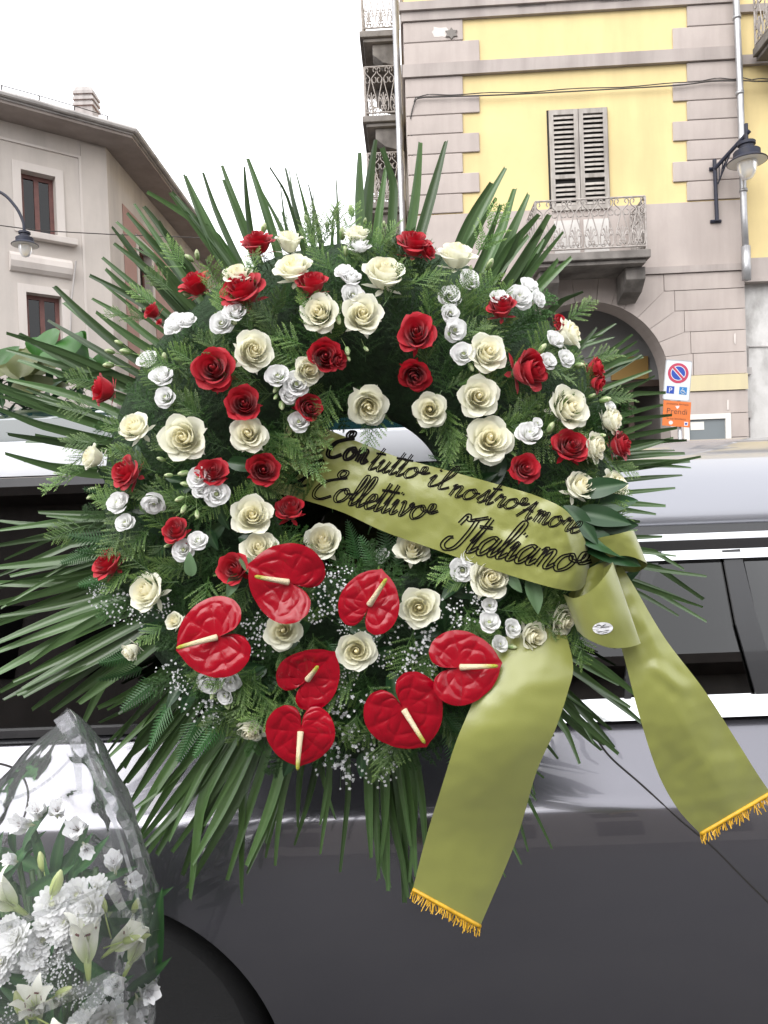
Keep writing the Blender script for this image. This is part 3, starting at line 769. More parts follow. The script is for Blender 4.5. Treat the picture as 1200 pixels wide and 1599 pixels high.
# eaves: soffit slab + fascia, overhanging both faces
OV = 0.75
eA = P(0, 160, 15.0); zEt = zE + .03
def off_corner(ov):
    """corner of the two faces pushed outwards by ov"""
    n1, n2 = LF.n, LS.n
    # solve p.n1 = ov, p.n2 = ov
    det = n1.x * n2.y - n1.y * n2.x
    x = (ov * n2.y - ov * n1.y) / det; y = (n1.x * ov - n2.x * ov) / det
    return Vector((wc.x + x, wc.y + y, 0))
def eave(ov, z0, z1, m, name, inner=-3.0):
    c_ = off_corner(ov); ci = off_corner(inner)
    a_ = c_ - LF.t * 14; b_ = c_ + LS.t * 13.5; ai = ci - LF.t * 14; bi = ci + LS.t * 13.5
    mb = MB(); ring = [a_, c_, b_, bi, ci, ai]
    vs = [p + Vector((0, 0, z0)) for p in ring] + [p + Vector((0, 0, z1)) for p in ring]
    fs = [(0, 5, 4, 1), (1, 4, 3, 2), (6, 7, 10, 11), (7, 8, 9, 10)] + [(i, (i + 1) % 6, 6 + (i + 1) % 6, 6 + i) for i in range(6)]
    mb.add(vs, fs); return mb.build(name, m, lh)
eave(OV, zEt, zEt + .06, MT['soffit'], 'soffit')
eave(OV + .04, zEt + .062, zEt + .17, MT['fascia'], 'eaves_board')
mb = MB(); c_ = off_corner(OV + .09); zz = zEt + .15
mb.tube([c_ - LF.t * 14 + Vector((0, 0, zz)), c_ + Vector((0, 0, zz))], .06, 8); mb.tube([c_ + Vector((0, 0, zz)), c_ + LS.t * 13.5 + Vector((0, 0, zz))], .06, 8)
mb.build('gutter', MT['fascia'], lh)
rf = MB(); co = off_corner(OV); ci = off_corner(-5.5); h0, h1 = zEt + .172, zEt + .9
rf.add([co - LF.t * 14 + Vector((0, 0, h0)), co + Vector((0, 0, h0)), ci + Vector((0, 0, h1)), ci - LF.t * 14 + Vector((0, 0, h1)), co + LS.t * 13.5 + Vector((0, 0, h0)), ci + LS.t * 13.5 + Vector((0, 0, h1))], [(0, 1, 2, 3), (1, 4, 5, 2)])
rfo = rf.build('roof', MT['tile'], lh)
mb = MB(); eC = c_ + LS.t * 13.3
for i in range(4):
    m = MB(); m.tube([eC + LS.t * .1 + LS.n * (-.35 * i + .05) + Vector((0, 0, zEt + .3 + .12 * i)), eC - LS.t * .45 + LS.n * (-.35 * i + .05) + Vector((0, 0, zEt + .3 + .12 * i))], .12, 10); m.build('ridge_tile', MT['tile'], rfo)
# chimney
ch = P(137, 190, 18.4); cw = .42
mb = MB(); mb.box((ch.x, ch.y, ch.z - .0), (cw, cw, 1.4)); co_ = mb.build('chimney', MT['fascia'], lh)
zt_ = P(137, 158, 18.4).z
for i, zz in enumerate((zt_ - .18, zt_ - .04, zt_ + .10)):
    m = MB(); m.box((ch.x, ch.y, zz), (cw + .08, cw + .08, .07)); m.build('chimney_slab', MT['fascia'], co_)
m = MB(); m.lathe([(cw * .78, zt_ + .137), (cw * .74, zt_ + .17), (cw * .62, zt_ + .26), (cw * .5, zt_ + .27)], Matrix.Translation((ch.x, ch.y, 0)) @ Matrix.Rotation(rad(45), 4, 'Z'), 4); m.build('chimney_cap', MT['fascia'], co_)
# safety wire on the roof edge
rl = thing('roof_wire_rail', P(62, 175, 15.6), 'thin wire rail with iron posts along the edge of the beige roof', 'railing')
wp = []
for px, yt, yb in ((-40, 118, 148), (3, 133, 158), (61.5, 149, 172), (116.5, 165, 186), (168.5, 181, 202)):
    zz = zEt + .2; Yk = 15.0 + (px / 185) * 1.55
    top, bot = P(px, yt, Yk + .15), P(px, yb, Yk + .15)
    m = MB(); m.tube([bot, top], .016, 5); m.build('post', MT['cable'], rl); wp.append((bot, top))
for q in (.98, .5):
    m = MB(); m.tube([b.lerp(t, q) for b, t in wp], .010, 5); m.build('wire', MT['cable'], rl)
# overhead wire and a thin pole on the facade
m = MB(); m.tube([P(-60, 343, 15), P(0, 352, 15.3), P(60, 360, 15.8), P(172, 366, 17), P(330, 372, 19)], .012, 5)
tag(m.build('overhead_wire', MT['cable']), 'thin overhead wire crossing in front of the beige house', 'wire')
m = MB(); m.tube([P(119, 408, 16.4), P(112, 470, 16.4), P(109, 560, 16.4)], .02, 6)
tag(m.build('thin_pole', MT['fascia']), 'thin leaning metal pole against the beige house', 'pole')
# left street lamp, on its own pole outside the frame
ll = thing('street_lamp', (P(-75, 500, 13).x, 13, 0), 'dark street lamp with curved arm at the left edge before the beige house', 'street lamp')
tp = P(38.5, 362, 13.0)
arm = crom([tuple(P(-75, 420, 13)), tuple(P(-72, 330, 13)), tuple(P(-40, 296, 13)), tuple(P(0, 300, 13)), tuple(P(24, 322, 13)), tuple(P(36, 345, 13)), tuple(tp)], 30)
mb = MB(); mb.tube([(arm[0][0], 13, 0.1)] + arm, [.06] + [.05] * 5 + [.027] * 25, 8); mb.build('post', MT['bracket'], ll, True)
lantern(ll, tp, .225)

# ---- houses across the street behind the camera (seen only as reflections in the car)
for (x0, x1, y, h, lab) in ((-22, -4, -16, 9.0, 'grey rendered town house across the street to the left'), (-3.8, 13, -16.5, 10.0, 'tall beige town house across the street in the middle'), (13.2, 28, -16, 8.5, 'pale town house across the street to the right')):
    bh = thing('town_house', ((x0 + x1) / 2, y, 0), lab, 'building')
    m = MB(); m.box(((x0 + x1) / 2, y - 4, h / 2), (x1 - x0, 8, h)); m.build('wall', MT['beige'] if x0 != -22 else MT['trim'], bh)
    wm = None
    nx = int((x1 - x0) / 2.6)
    for i in range(nx):
        for zz in (1.0, 4.2, 7.4):
            if zz + 2 > h: continue
            if wm is None:
                m = MB(); m.box((0, 0, 0), (1.1, .12, 1.9)); wm = m.mesh('window', MT['dark'])
            obj('window', wm, bh, Matrix.Translation((x0 + 1.4 + i * 2.6, y + .02, zz + .95)))
    m = MB(); m.box(((x0 + x1) / 2, y + .3, h + .15), (x1 - x0 + .3, .9, .3)); m.build('eaves', MT['soffit'], bh)
# ================================================================== hearse
def paint(name, col, rough, metal):
    m = mat(name, col, rough, metal=metal, coat=1.0, spec=.5)
    return m
MT['paint'] = paint('dark_silver_paint', (0.15, 0.147, 0.168), 0.25, 0.85)
MT['paint_top'] = paint('pale_silver_paint', (0.235, 0.24, 0.27), 0.40, 0.5)
MT['chrome'] = mat('chrome', (0.8, 0.8, 0.82), 0.08, metal=1.0)
MT['black'] = mat('black_trim', (0.012, 0.012, 0.014), 0.25, coat=.4)
MT['rubber'] = mat('rubber', (0.015, 0.015, 0.016), 0.8, bump=.2, bs=120)
MT['carglass'] = glassmat('tinted_car_glass', (0.10, 0.105, 0.11), 0.0, ior=1.6)
MT['roofglass'] = mat('dark_teal_roof_glass', (0.006, 0.022, 0.026), 0.06, coat=1)
MT['trimdark'] = mat('dark_cabin', (0.022, 0.02, 0.02), 0.8, col2=(0.035, 0.03, 0.028), ns=3)
MT['cloth'] = mat('seat_cloth', (0.03, 0.03, 0.034), 0.9)

car = thing('hearse', (0.2, 2.3, 0), 'dark silver hearse with long tinted side windows behind the funeral wreath', 'car')
X0, X1 = -2.6, 3.2
AX, AZ, AR = -0.597, 0.33, 0.376                    # wheel arch
def side_pts(z0):
    """profile of the body side from z0 up to the belt, as (Y, Z)"""
    full = crom([(1.435, .24), (1.40, .34), (1.378, .46), (1.370, .57), (1.371, .66), (1.379, .74), (1.395, .812), (1.407, .836), (1.43, .862), (1.475, .915), (1.505, .955), (1.515, .968)], 40)
    return [(p[0], p[1]) for p in full]
FULL = side_pts(0)
fy = lambda z: float(np.interp(z, [p[1] for p in FULL], [p[0] for p in FULL]))
xs = list(np.linspace(X0, AX - AR - .02, 16)) + [AX + AR * math.cos(math.pi * (1 - i / 48)) for i in range(49)] + list(np.linspace(AX + AR + .02, X1, 40))
rows = []
for x in xs:
    zb = .24
    if abs(x - AX) <= AR: zb = AZ + math.sqrt(max(0, AR * AR - (x - AX) ** 2))
    if abs(abs(x - AX) - AR) < 1e-6: zb = AZ
    hz = [p[1] for p in FULL]
    # keep the same vertex count: squeeze the lower part of the profile above the arch
    zz = [max(zb + (h_ - .24) * (.968 - zb) / (.968 - .24), 0) if zb > .24 else h_ for h_ in hz]
    if zb > .24:                                      # above the shoulder keep the real heights
        zk = .80; zz = [(zb + (h_ - .24) * (zk - zb) / (zk - .24)) if h_ < zk else h_ for h_ in hz]
    rows.append([(x, fy(z_), z_) for z_ in zz])
mb = MB(); mb.grid(rows)
# rolled lip of the arch and the wheel housing
lip = [(AX + AR * math.cos(a), AZ + AR * math.sin(a)) for a in [math.pi * i / 48 for i in range(49)]]
mb.grid([[(x, fy(z), z) for x, z in lip], [(AX + (x - AX) * .985, fy(z) + .012, AZ + (z - AZ) * .985) for x, z in lip], [(AX + (x - AX) * .985, fy(z) + .05, AZ + (z - AZ) * .985) for x, z in lip]])
body = mb.build('body', MT['paint'], car); sharp(body, 40)
mb = MB(); mb.grid([[(AX + AR * .99 * math.cos(a), y, AZ + AR * .99 * math.sin(a)) for a in [math.pi * i / 24 for i in range(25)]] for y in (1.42, 1.95)])
mb.add([(AX + AR * math.cos(a), 1.95, AZ + AR * math.sin(a)) for a in [math.pi * i / 24 for i in range(25)]], [tuple(range(25))])
mb.build('wheel_housing', mat('wheel_well', (.006, .006, .007), .95), car)
mb = MB(); mb.box(((X0 + X1) / 2, 2.3, .26), (X1 - X0 - .1, 1.66, .08)); mb.build('floor_pan', MT['dark'], car)
def wheel(x, y):
    R = Matrix.Translation((x, y, .33)) @ Matrix.Rotation(rad(90), 4, 'X')
    wt = MB(); wt.lathe([(.21, .10), (.26, .112), (.305, .108), (.325, .085), (.33, .05), (.33, -.05), (.325, -.085), (.3, -.108), (.21, -.1)], R, 40)
    wo = sharp(wt.build('wheel', MT['rubber'], car))
    m = MB(); m.lathe([(.212, .098), (.2, .085), (.19, .03), (.05, .05), (.04, .07), (0.001, .07)], R, 32); sharp(m.build('rim', MT['chrome'], wo))
    for k in range(5):
        s = MB(); A = R @ Matrix.Rotation(2 * math.pi * k / 5, 4, 'Z'); s.hexa([A @ Vector(p) for p in ((.04, -.03, .05), (.04, .03, .05), (.2, -.02, .06), (.2, .02, .06), (.04, -.02, .085), (.04, .02, .085), (.2, -.014, .09), (.2, .014, .09))]); s.build('spoke', MT['zinc'], wo)
for x in (AX, 2.75): 
    for y in (1.53, 3.08): wheel(x, y)
mb = MB(); mb.grid([[(x, 4.6 - p[0], p[1]) for p in FULL] for x in (X0, X1)]); mb.build('far_side', MT['paint'], car)
for x, nm in ((X0, 'tail_panel'), (X1, 'nose_panel')):
    mb = MB(); mb.add([(x, p[0], p[1]) for p in FULL] + [(x, 4.6 - p[0], p[1]) for p in FULL[::-1]], [tuple(range(2 * len(FULL)))]); mb.build(nm, MT['paint'], car)
def strip(name, prof, x0, x1, m, parent=car, closed=True, n=2, smooth=False):
    """profile of (Y, Z) points carried along the car"""
    b = MB(); k = len(prof)
    xs_ = np.linspace(x0, x1, n)
    b.grid([[(x, y, z) for y, z in prof] for x in xs_], closed=closed)
    if closed:
        b.add([(x0, y, z) for y, z in prof], [tuple(range(k))[::-1]]); b.add([(x1, y, z) for y, z in prof], [tuple(range(k))])
    return sharp(b.build(name, m, parent), 30) if smooth else b.build(name, m, parent)
def rect(y0, y1, z0, z1): return [(y0, z0), (y1, z0), (y1, z1), (y0, z1)]
# where the raised hearse body ends and the front cabin begins
XT = P(860, 900, 1.55).x
strip('belt_trim', [(1.480, .9695), (1.53, .9695), (1.53, 1.004), (1.512, 1.004), (1.494, .989)], XT - .25, X1, MT['chrome'])
strip('belt_trim', [(1.508, .971), (1.526, .971), (1.53, .985), (1.512, .985)], X0, XT - .252, MT['black'])
strip('ledge', [(1.50, .962), (1.56, .962), (1.56, .969), (1.515, .969)], X0, X1, MT['black'])
# --- left: the long display window of the hearse
gz = lambda z: 1.53 + (z - .98) * .20
strip('side_window', [(gz(.985), .985), (gz(.985) + .006, .985), (gz(1.50) + .006, 1.50), (gz(1.50), 1.50)], X0, XT - .26, MT['carglass'])
zt0, zt1 = P(0, 745, 1.62).z, P(0, 692, 1.62).z
strip('chrome_band', [(1.632, zt0 - .022), (1.65, zt0 - .022), (1.65, zt0 - .003), (1.625, zt0 - .003)], X0, XT - .05, MT['chrome'])
strip('roof_rail', [(1.612, zt0), (1.67, zt0), (1.70, zt1 + .004), (1.66, zt1 + .006), (1.637, zt1 - .002), (1.616, zt0 + .03)], X0, XT - .05, mat('pale_rail_paint', (.50, .505, .54), .5, coat=.0), smooth=True)
strip('roof_glass', [(1.69, zt1 + .0), (1.70, zt1 + .06), (1.76, zt1 + .09), (1.95, zt1 + .105), (2.3, zt1 + .11), (2.65, zt1 + .105), (2.85, zt1 + .09), (2.95, zt1 - .0)], X0, XT - .12, MT['roofglass'], smooth=True)
for k, xx in enumerate((-2.2, -1.25)):
    mb = MB(); mb.hexa([(xx + a, gz(z) + b, z) for z in (.986, 1.50) for b in (.007, .02) for a in (0, .06)]); mb.build('pillar', MT['black'], car)
# inside: deck, far wall, a covered coffin
mb = MB(); mb.box(((X0 + XT) / 2, 2.3, .94), (XT - X0 - .3, 1.4, .04)); mb.build('deck', MT['trimdark'], car)
mb = MB(); mb.box(((X0 + XT) / 2, 3.02, 1.25), (XT - X0 - .3, .03, .62)); mb.build('far_lining', MT['trimdark'], car)
mb = MB(); mb.box((XT - .2, 2.3, 1.2), (.04, 1.4, .7)); mb.build('bulkhead', MT['trimdark'], car)
# --- right: front cabin
xr = lambda px, py, y: P(px, py, y).x
zR = P(1100, 843, 1.69).z
strip('roof_chrome', [(1.606, zR - .036), (1.70, zR - .036), (1.71, zR + .010), (1.668, zR + .017), (1.636, zR - .006)], XT - .06, X1 - 1.2, MT['chrome'])
strip('roof_gap', [(1.695, zR + .012), (1.73, zR + .012), (1.73, zR + .06), (1.715, zR + .06)], XT - .06, X1 - 1.2, MT['black'])
zq = P(1100, 818, 1.70).z
pan = crom([(1.715, zq - .006), (1.700, zq + .004), (1.705, zq + .03), (1.735, zq + .075), (1.80, zq + .13), (1.90, zq + .175), (2.08, zq + .215), (2.3, zq + .228), (2.6, zq + .19), (2.85, zq + .08), (2.9, zq)], 40)
mb = MB(); nx = 24; rows = []
for i in range(nx + 1):
    x = XT - .1 + (X1 - 1.0 - XT) * i / nx
    q = max(0, (x - 1.35) / .9); drop = .10 * q * q
    rows.append([(x, p[0], zq + (p[1] - zq) * (1 - .3 * min(q, 1)) - drop * ((p[1] - zq) / .23)) for p in pan])
mb.grid(rows); sharp(mb.build('raised_roof', MT['paint_top'], car), 50)
mb = MB(); mb.add([(XT - .1, p[0], p[1]) for p in pan], [tuple(range(len(pan)))]); mb.build('roof_end', MT['black'], car)
gR = lambda z: 1.515 + (z - 1.0) * .37
def quad_panel(name, px, y_off, m, th=.005):
    """pane through pixel corners lying on the slanted side-glass plane"""
    vs = []
    for a, b in px:
        # intersect the view ray with the glass plane  Y = gR(Z) + off
        r = ray(a, b); k0, k1 = 1.515 - .37 * 1.0 + y_off, .37
        lam = (k0 + k1 * CAM.z) / (r.y - k1 * r.z); vs.append(CAM + r * lam)
    mb = MB(); n = len(vs); o2 = Vector((0, th, -th * .4))
    mb.add(vs + [v + o2 for v in vs], [tuple(range(n)), tuple(range(n, 2 * n))[::-1]] + [(i, n + i, n + (i + 1) % n, (i + 1) % n) for i in range(n)])
    return mb.build(name, m, car)
G2 = glassmat('darker_glass', (0.07, 0.075, 0.08), 0.0, ior=1.65)
quad_panel('rear_quarter_window', [(880, 1096), (880, 870), (1010, 866), (985, 960), (975, 1096)], .004, G2)
quad_panel('rear_pillar', [(975, 1098), (985, 960), (1010, 862), (1034, 861), (1005, 960), (985, 1098)], -.002, MT['black'])
quad_panel('door_window', [(975, 1096), (1018, 873), (1030, 866), (1080, 859), (1128, 857), (1150, 960), (1185, 1092)], .006, G2)
quad_panel('door_pillar', [(1184, 1094), (1150, 975), (1128, 859), (1156, 857), (1180, 955), (1222, 1092)], -.004, MT['black'])
quad_panel('front_window', [(1205, 1091), (1180, 955), (1157, 854), (1360, 848), (1420, 1084)], .006, G2)
strip('window_seal', [(gR(1.302) - .002, 1.296), (gR(1.302) + .02, 1.296), (gR(1.318) + .02, 1.318), (gR(1.318) - .004, 1.318)], XT - .06, X1 - 1.2, MT['black'])
mb = MB(); mb.box(((XT + X1) / 2, 3.0, 1.15), (X1 - XT - .3, .03, .45)); mb.build('far_lining', MT['trimdark'], car)
mb = MB(); mb.box(((XT + X1) / 2, 2.3, 1.37), (X1 - XT - .8, 1.0, .02)); mb.build('headlining', MT['trimdark'], car)
mb = MB(); mb.box(((XT + X1) / 2, 2.3, .6), (X1 - XT - .3, 1.45, .05)); mb.build('cabin_floor', MT['trimdark'], car)
mb = MB(); mb.box(((X0 + X1) / 2, 1.56, .9), (X1 - X0 - .3, .02, .1)); mb.build('door_lining', MT['trimdark'], car)
for x, y in ((1.05, 1.95), (1.05, 2.65)):
    st = MB(); st.box((x, y, .78), (.5, .5, .18)); so2 = bevel(st.build('seat', MT['cloth'], car), .05, 3)
    m = MB(); m.box((x - .25, y, 1.02), (.14, .46, .5), Matrix.Rotation(rad(-12), 3, 'Y')); bevel(m.build('backrest', MT['cloth'], so2), .05, 3)
    m = MB(); m.box((x - .32, y, 1.30), (.09, .26, .17), Matrix.Rotation(rad(-12), 3, 'Y')); bevel(m.build('headrest', MT['cloth'], so2), .035, 3)
# door seam that sweeps down and forward, and the round fuel flap
def on_body(px, py, off=-.0015):
    r = ray(px, py); y = 1.40
    for _ in range(12):
        p = CAM + r * (y / r.y); y = fy(min(max(p.z, .25), .967))
    p = CAM + r * ((y + off) / r.y); return p
sm = crom([(920, 1112), (925, 1140), (950, 1180), (1000, 1225), (1060, 1279), (1110, 1320), (1160, 1370), (1215, 1425), (1300, 1520), (1380, 1640), (1420, 1800)], 80)
mb = MB(); mb.tube([on_body(*p, .0034) for p in sm], .0047, 6); mb.build('door_seam', MT['dark'], car, True)
fl = crom([(-30, 1190), (5, 1194), (30, 1205), (43, 1228), (44, 1255), (33, 1290), (12, 1312), (-30, 1330), (-75, 1312), (-92, 1260), (-75, 1205), (-30, 1190)], 60)
mb = MB(); mb.tube([on_body(*p, .0024) for p in fl], .0036, 6); mb.build('fuel_flap_seam', MT['dark'], car, True)
# top of the shoulder seam under the right window
mb = MB(); mb.box((AX - 2.0, 1.6, .55), (.05, .4, .2)); mb.build('tail_light', mat('red_lens', (.25, .01, .01), .2), car)

# ================================================================== second floral arrangement lying on the hearse roof
MT['leaf_bright'] = mat('bright_leaf', (0.03, 0.12, 0.014), 0.4, col2=(0.04, 0.13, 0.02), ns=8, rand=.25, transl=.25)
MT['leaf_olive'] = mat('olive_leaf', (0.085, 0.10, 0.03), 0.45, col2=(0.15, 0.16, 0.055), ns=6, rand=.2, transl=.2)
def blade(L_, Wd, curl=.25, fold=.12, n=10, tip=1.0, wave=0.0, c=7, cut=0.0, base=.0):
    """a leaf along +Y, face +Z: rows of points"""
    rows = []; ph = random.random() * 6
    for i in range(n + 1):
        t = i / n
        w_ = Wd * (base * (1 - t) + (math.sin(math.pi * min(1, t ** .75 * (1 - cut))) ** .8)) if True else 0
        if i == 0: w_ = max(w_, Wd * .06)
        r = []
        for j in range(c):
            u = 2 * j / (c - 1) - 1
            r.append((u * w_ / 2, L_ * t, -curl * L_ * t * t + fold * abs(u) * w_ + wave * w_ * math.sin(9 * t + ph) * u * u))
        rows.append(r)
    return rows
ar = thing('roof_arrangement', P(60, 600, 1.95), 'leafy floral arrangement lying on the hearse roof at the left edge, partly behind the wreath', 'flower arrangement')
for px, py, L_, Wd, ang, m, fc in ((0, 575, .13, .085, 80, 'leaf_olive', .2), (30, 590, .10, .075, 10, 'leaf_olive', .0), (52, 585, .11, .06, -8, 'leaf_olive', .1), (15, 612, .14, .06, 70, 'leaf_olive', .3),
        (60, 560, .07, .08, 15, 'leaf_bright', 0), (78, 545, .07, .07, -10, 'leaf_bright', .1), (110, 560, .08, .12, -25, 'leaf_bright', .2), (140, 560, .08, .11, -50, 'leaf_bright', .1), (0, 570, .07, .05, 25, 'leaf_bright', .1), (95, 570, .08, .10, 20, 'leaf_bright', .2), (165, 590, .1, .1, -60, 'leaf_bright', .1), (-30, 590, .12, .08, 50, 'leaf_olive', .1), (125, 600, .1, .09, 0, 'leaf_bright', 0)):
    mb = MB(); mb.grid(blade(L_, Wd, .35, .16, wave=.05))
    M_ = Matrix.Translation(P(px, py, 1.86 + random.uniform(-.06, .06))) @ Matrix.Rotation(rad(ang), 4, 'Y') @ Matrix.Rotation(rad(75), 4, 'X') @ Matrix.Rotation(rad(random.uniform(-25, 25)), 4, 'Y')
    obj('leaf', mb.mesh('leaf', MT[m]), ar, M_)
mb = MB(); c_ = P(60, 622, 1.95)
for k in range(160):
    a = random.random() * 6.28; h = random.random(); M_ = Matrix.Translation(c_ + Vector((random.uniform(-.22, .16), random.uniform(-.05, .1), random.uniform(-.08, .05)))) @ Matrix.Rotation(a, 4, 'Z') @ Matrix.Rotation(random.uniform(.2, 1.4), 4, 'X')
    g_ = blade(random.uniform(.04, .08), .02, .2, n=4, c=3); mb.grid([[M_ @ Vector(p) for p in r] for r in g_])
tag(mb.build('leaf_filling', mat('dark_leaf', (0.02, 0.06, 0.018), .5), ar), kind='stuff')
# ================================================================== wreath
random.seed(11)
CX, CY, R0, RW = 565, 782, 268, 195
def wy(px, py, lift=0.0):
    t = (math.hypot(px - CX, py - CY) - R0) / RW
    return 1.315 - 0.135 * math.sqrt(max(0.0, 1 - t * t)) - lift
def wn(px, py):
    dx, dy = px - CX, py - CY; l = math.hypot(dx, dy) or 1
    t = max(-1, min(1, (l - R0) / RW)); c = math.sqrt(max(0, 1 - t * t))
    v = Vector((dx / l * t, -c, -dy / l * t)); v.normalize(); return v
PXM = lambda Y: Y / F                                # metres per photo pixel at depth Y
wc_ = P(CX, CY, 1.33)
wr = thing('wreath', (wc_.x, wc_.y, wc_.z - .5), 'large round wreath of red and cream roses, anthuriums and palm leaves against the hearse', 'wreath')

MT['ring_base'] = mat('dark_green_base', (0.012, 0.028, 0.010), 0.95, col2=(0.02, 0.05, 0.016), ns=60, bump=1.0, bs=120)
MT['fern'] = mat('asparagus_fern', (0.045, 0.118, 0.026), 0.55, rand=.45, transl=.25)
MT['cypress'] = mat('cypress_green', (0.055, 0.13, 0.026), 0.45, pig=(0.20, 0.31, 0.08), rand=.4, transl=.2)
MT['leather'] = mat('leather_fern', (0.03, 0.10, 0.025), 0.45, rand=.35, transl=.2)
MT['leaf'] = mat('dark_glossy_leaf', (0.016, 0.055, 0.018), 0.32, pig=(0.05, 0.11, 0.045), rand=.35, transl=.1)
MT['leaf_pale'] = mat('pale_leaf', (0.13, 0.22, 0.11), 0.45, rand=.2, transl=.2)
MT['palm'] = mat('palm_leaf', (0.048, 0.104, 0.033), 0.30, spec=.6, pig=(0.115, 0.19, 0.08), rand=.5, transl=.2, col2=(0.052, 0.098, 0.028), ns=6)
MT['palm_back'] = MT['palm']
MT['stem'] = mat('green_stem', (0.05, 0.11, 0.03), 0.5)
MT['red'] = mat('red_petal', (0.47, 0.004, 0.018), 0.6, pig=(0.34, 0.003, 0.012), rand=.12, transl=.28, sheen=.2)
MT['cream'] = mat('cream_petal', (0.90, 0.895, 0.775), 0.5, pig=(0.90, 0.84, 0.60), rand=.04, transl=.38)
MT['white'] = mat('white_petal', (0.90, 0.90, 0.90), 0.55, pig=(0.55, 0.62, 0.30), rand=.04, transl=.4)
MT['bud'] = mat('bud_green', (0.55, 0.60, 0.36), 0.5, pig=(0.22, 0.34, 0.12), rand=.12, transl=.15)
MT['waxred'] = mat('waxy_red', (0.255, 0.001, 0.009), 0.20, coat=.0, spec=.38, rand=.12, bump=.04, bs=130)
MT['spadix'] = mat('spadix', (0.72, 0.60, 0.40), 0.5, pig=(0.36, 0.36, 0.03), bump=.6, bs=500)
MT['gyp'] = mat('gypsophila', (0.72, 0.73, 0.74), 0.6, rand=.06, transl=.15)

# backing ring: base of the wreath, dark green, added to block light
mb = MB(); rows = []
for i in range(72):
    a = 2 * math.pi * i / 72; row = []
    for j in range(18):
        b = 2 * math.pi * j / 18
        rr = R0 + 135 * math.cos(b); px, py = CX + rr * math.cos(a), CY + rr * math.sin(a)
        row.append(P(px, py, 1.315 - .075 * math.sin(b) + .012 * noise.noise(Vector((px * .03, py * .03, b)))))
    rows.append(row + [row[0]])
rows.append(rows[0]); mb.grid(rows); mb.build('light_block_ring', MT['ring_base'], wr, True)
for px in (330, 800):
    p = P(px, 560, 1.38); mb = MB(); mb.tube([p + Vector((0, -.05, 0)), p + Vector((0, .1, .06)), p + Vector((0, .27, .13)), p + Vector((0, .32, .10))], .004, 6); mb.build('hook', MT['zinc'], wr, True)

# ---- petals
def petal(R, Hh, hw, th, base_z=-.55, flare=.12, curl=.12, tip=.08, ruff=0.0, lean=.05, nu=9, nv=7, cup=.7, seed=0):
    rs = random.Random(seed); ph = rs.random() * 6; rows = []
    for j in range(nv):
        v = j / (nv - 1); row = []
        for i in range(nu):
            u = 2 * i / (nu - 1) - 1
            vt = v * (1 - .22 * abs(u) ** 3)
            ang = th + u * hw * (.6 + .4 * math.sin(min(1, vt * 1.15) * math.pi / 2))
            e = max(0, (vt - .72) / .28)
            rho = R * (vt ** cup) + flare * e * e + tip * vt * vt * (1 - abs(u)) ** 1.6 + lean * u * vt
            z = base_z + (Hh - base_z) * vt ** 1.25 - curl * e * e * e * (1 + .6 * abs(u)) + ruff * vt * vt * math.sin(u * 7 + ph) 
            rho += ruff * .6 * vt * vt * math.sin(u * 9 + ph * 2)
            row.append((rho * math.cos(ang), rho * math.sin(ang), z))
        rows.append(row)
    return rows
def make_rose(seed, opened=1.0):
    """returns (inner MB, [outer petal MBs]); radius about 1, axis +Z"""
    rs = random.Random(seed); inner = MB(); outer = []; pt = rs.uniform(.04, .17); rf = rs.uniform(.012, .035)
    n_in = rs.choice((11, 12, 13, 14)); th = rs.random() * 6
    dome = lambda R: .80 - .46 * opened * R ** 1.7
    inner.lathe([(.10, -.4), (.12, .3), (.085, .66), (.03, .74)], None, 8, pig=.9 and [.9, .9, .8, .6])
    for i in range(n_in):
        q = i / (n_in - 1)
        R = .09 + .64 * q ** .95
        g = petal(R, dome(R) + rs.uniform(-.05, .05), 1.75 - .75 * q, th, flare=-.05 + .20 * q * opened, curl=.0 + .13 * q * opened, tip=.0 + .08 * q, lean=.07 + .05 * q, cup=.40, seed=seed * 50 + i)
        inner.grid(g, pig=[(1 - q) * .8] * 63); th += 2.399 + rs.uniform(-.35, .35)
    for k in range(5):
        a = k * 1.2566
        inner.grid(petal(.5, -.5, .34, a, base_z=-.62, flare=.25, curl=-.02, tip=.3, nu=5, nv=5, seed=k), pig=0)
    for i in range(7):
        q = i / 6
        R = .79 + .12 * q
        b = MB(); b.grid(petal(R, dome(R) - .06 - .16 * q * opened, .92 - .06 * q, th, flare=.10 + .10 * opened, curl=.12 + .10 * q, tip=pt, lean=.07, cup=.46, ruff=rf, seed=seed * 70 + i), pig=0)
        outer.append(b); th += 2.399 + rs.uniform(-.2, .2)
    return inner, outer
def make_lisi(seed, opened=1.0):
    rs = random.Random(seed); inner = MB(); outer = []; th = rs.random() * 6
    M0 = Matrix.Translation((0, 0, -.1)); inner.lathe([(.02, -.3), (.13, -.1), (.15, .1), (.08, .2), (.01, .22)], M0, 8, pig=[1, 1, 1, .9, .9])
    for i in range(8):
        q = i / 7
        inner.grid(petal(.20 + .42 * q, .50 - .10 * q, 1.35 - .35 * q, th, flare=.03 + .10 * q, curl=.02 + .06 * q, tip=-.01, ruff=.025, cup=.42, lean=.08, seed=seed * 9 + i), pig=[.6 * (1 - j / 6) ** 3 for j in range(7) for _ in range(9)]); th += 2.399
    for i in range(6):
        q = i / 5
        b = MB(); b.grid(petal(.72 + .18 * q, .34 - .26 * q * opened, .98, th, flare=.12, curl=.10 + .10 * q, tip=-.03, ruff=.028, cup=.48, lean=.08, seed=seed * 13 + i)); outer.append(b); th += 2.399
    return inner, outer
def variant(maker, mats, seeds, name, op):
    vs_ = []
    for s in seeds:
        a, b = maker(s, op(s)); vs_.append((a.mesh(name, mats), [x.mesh('petal', mats) for x in b]))
    return vs_
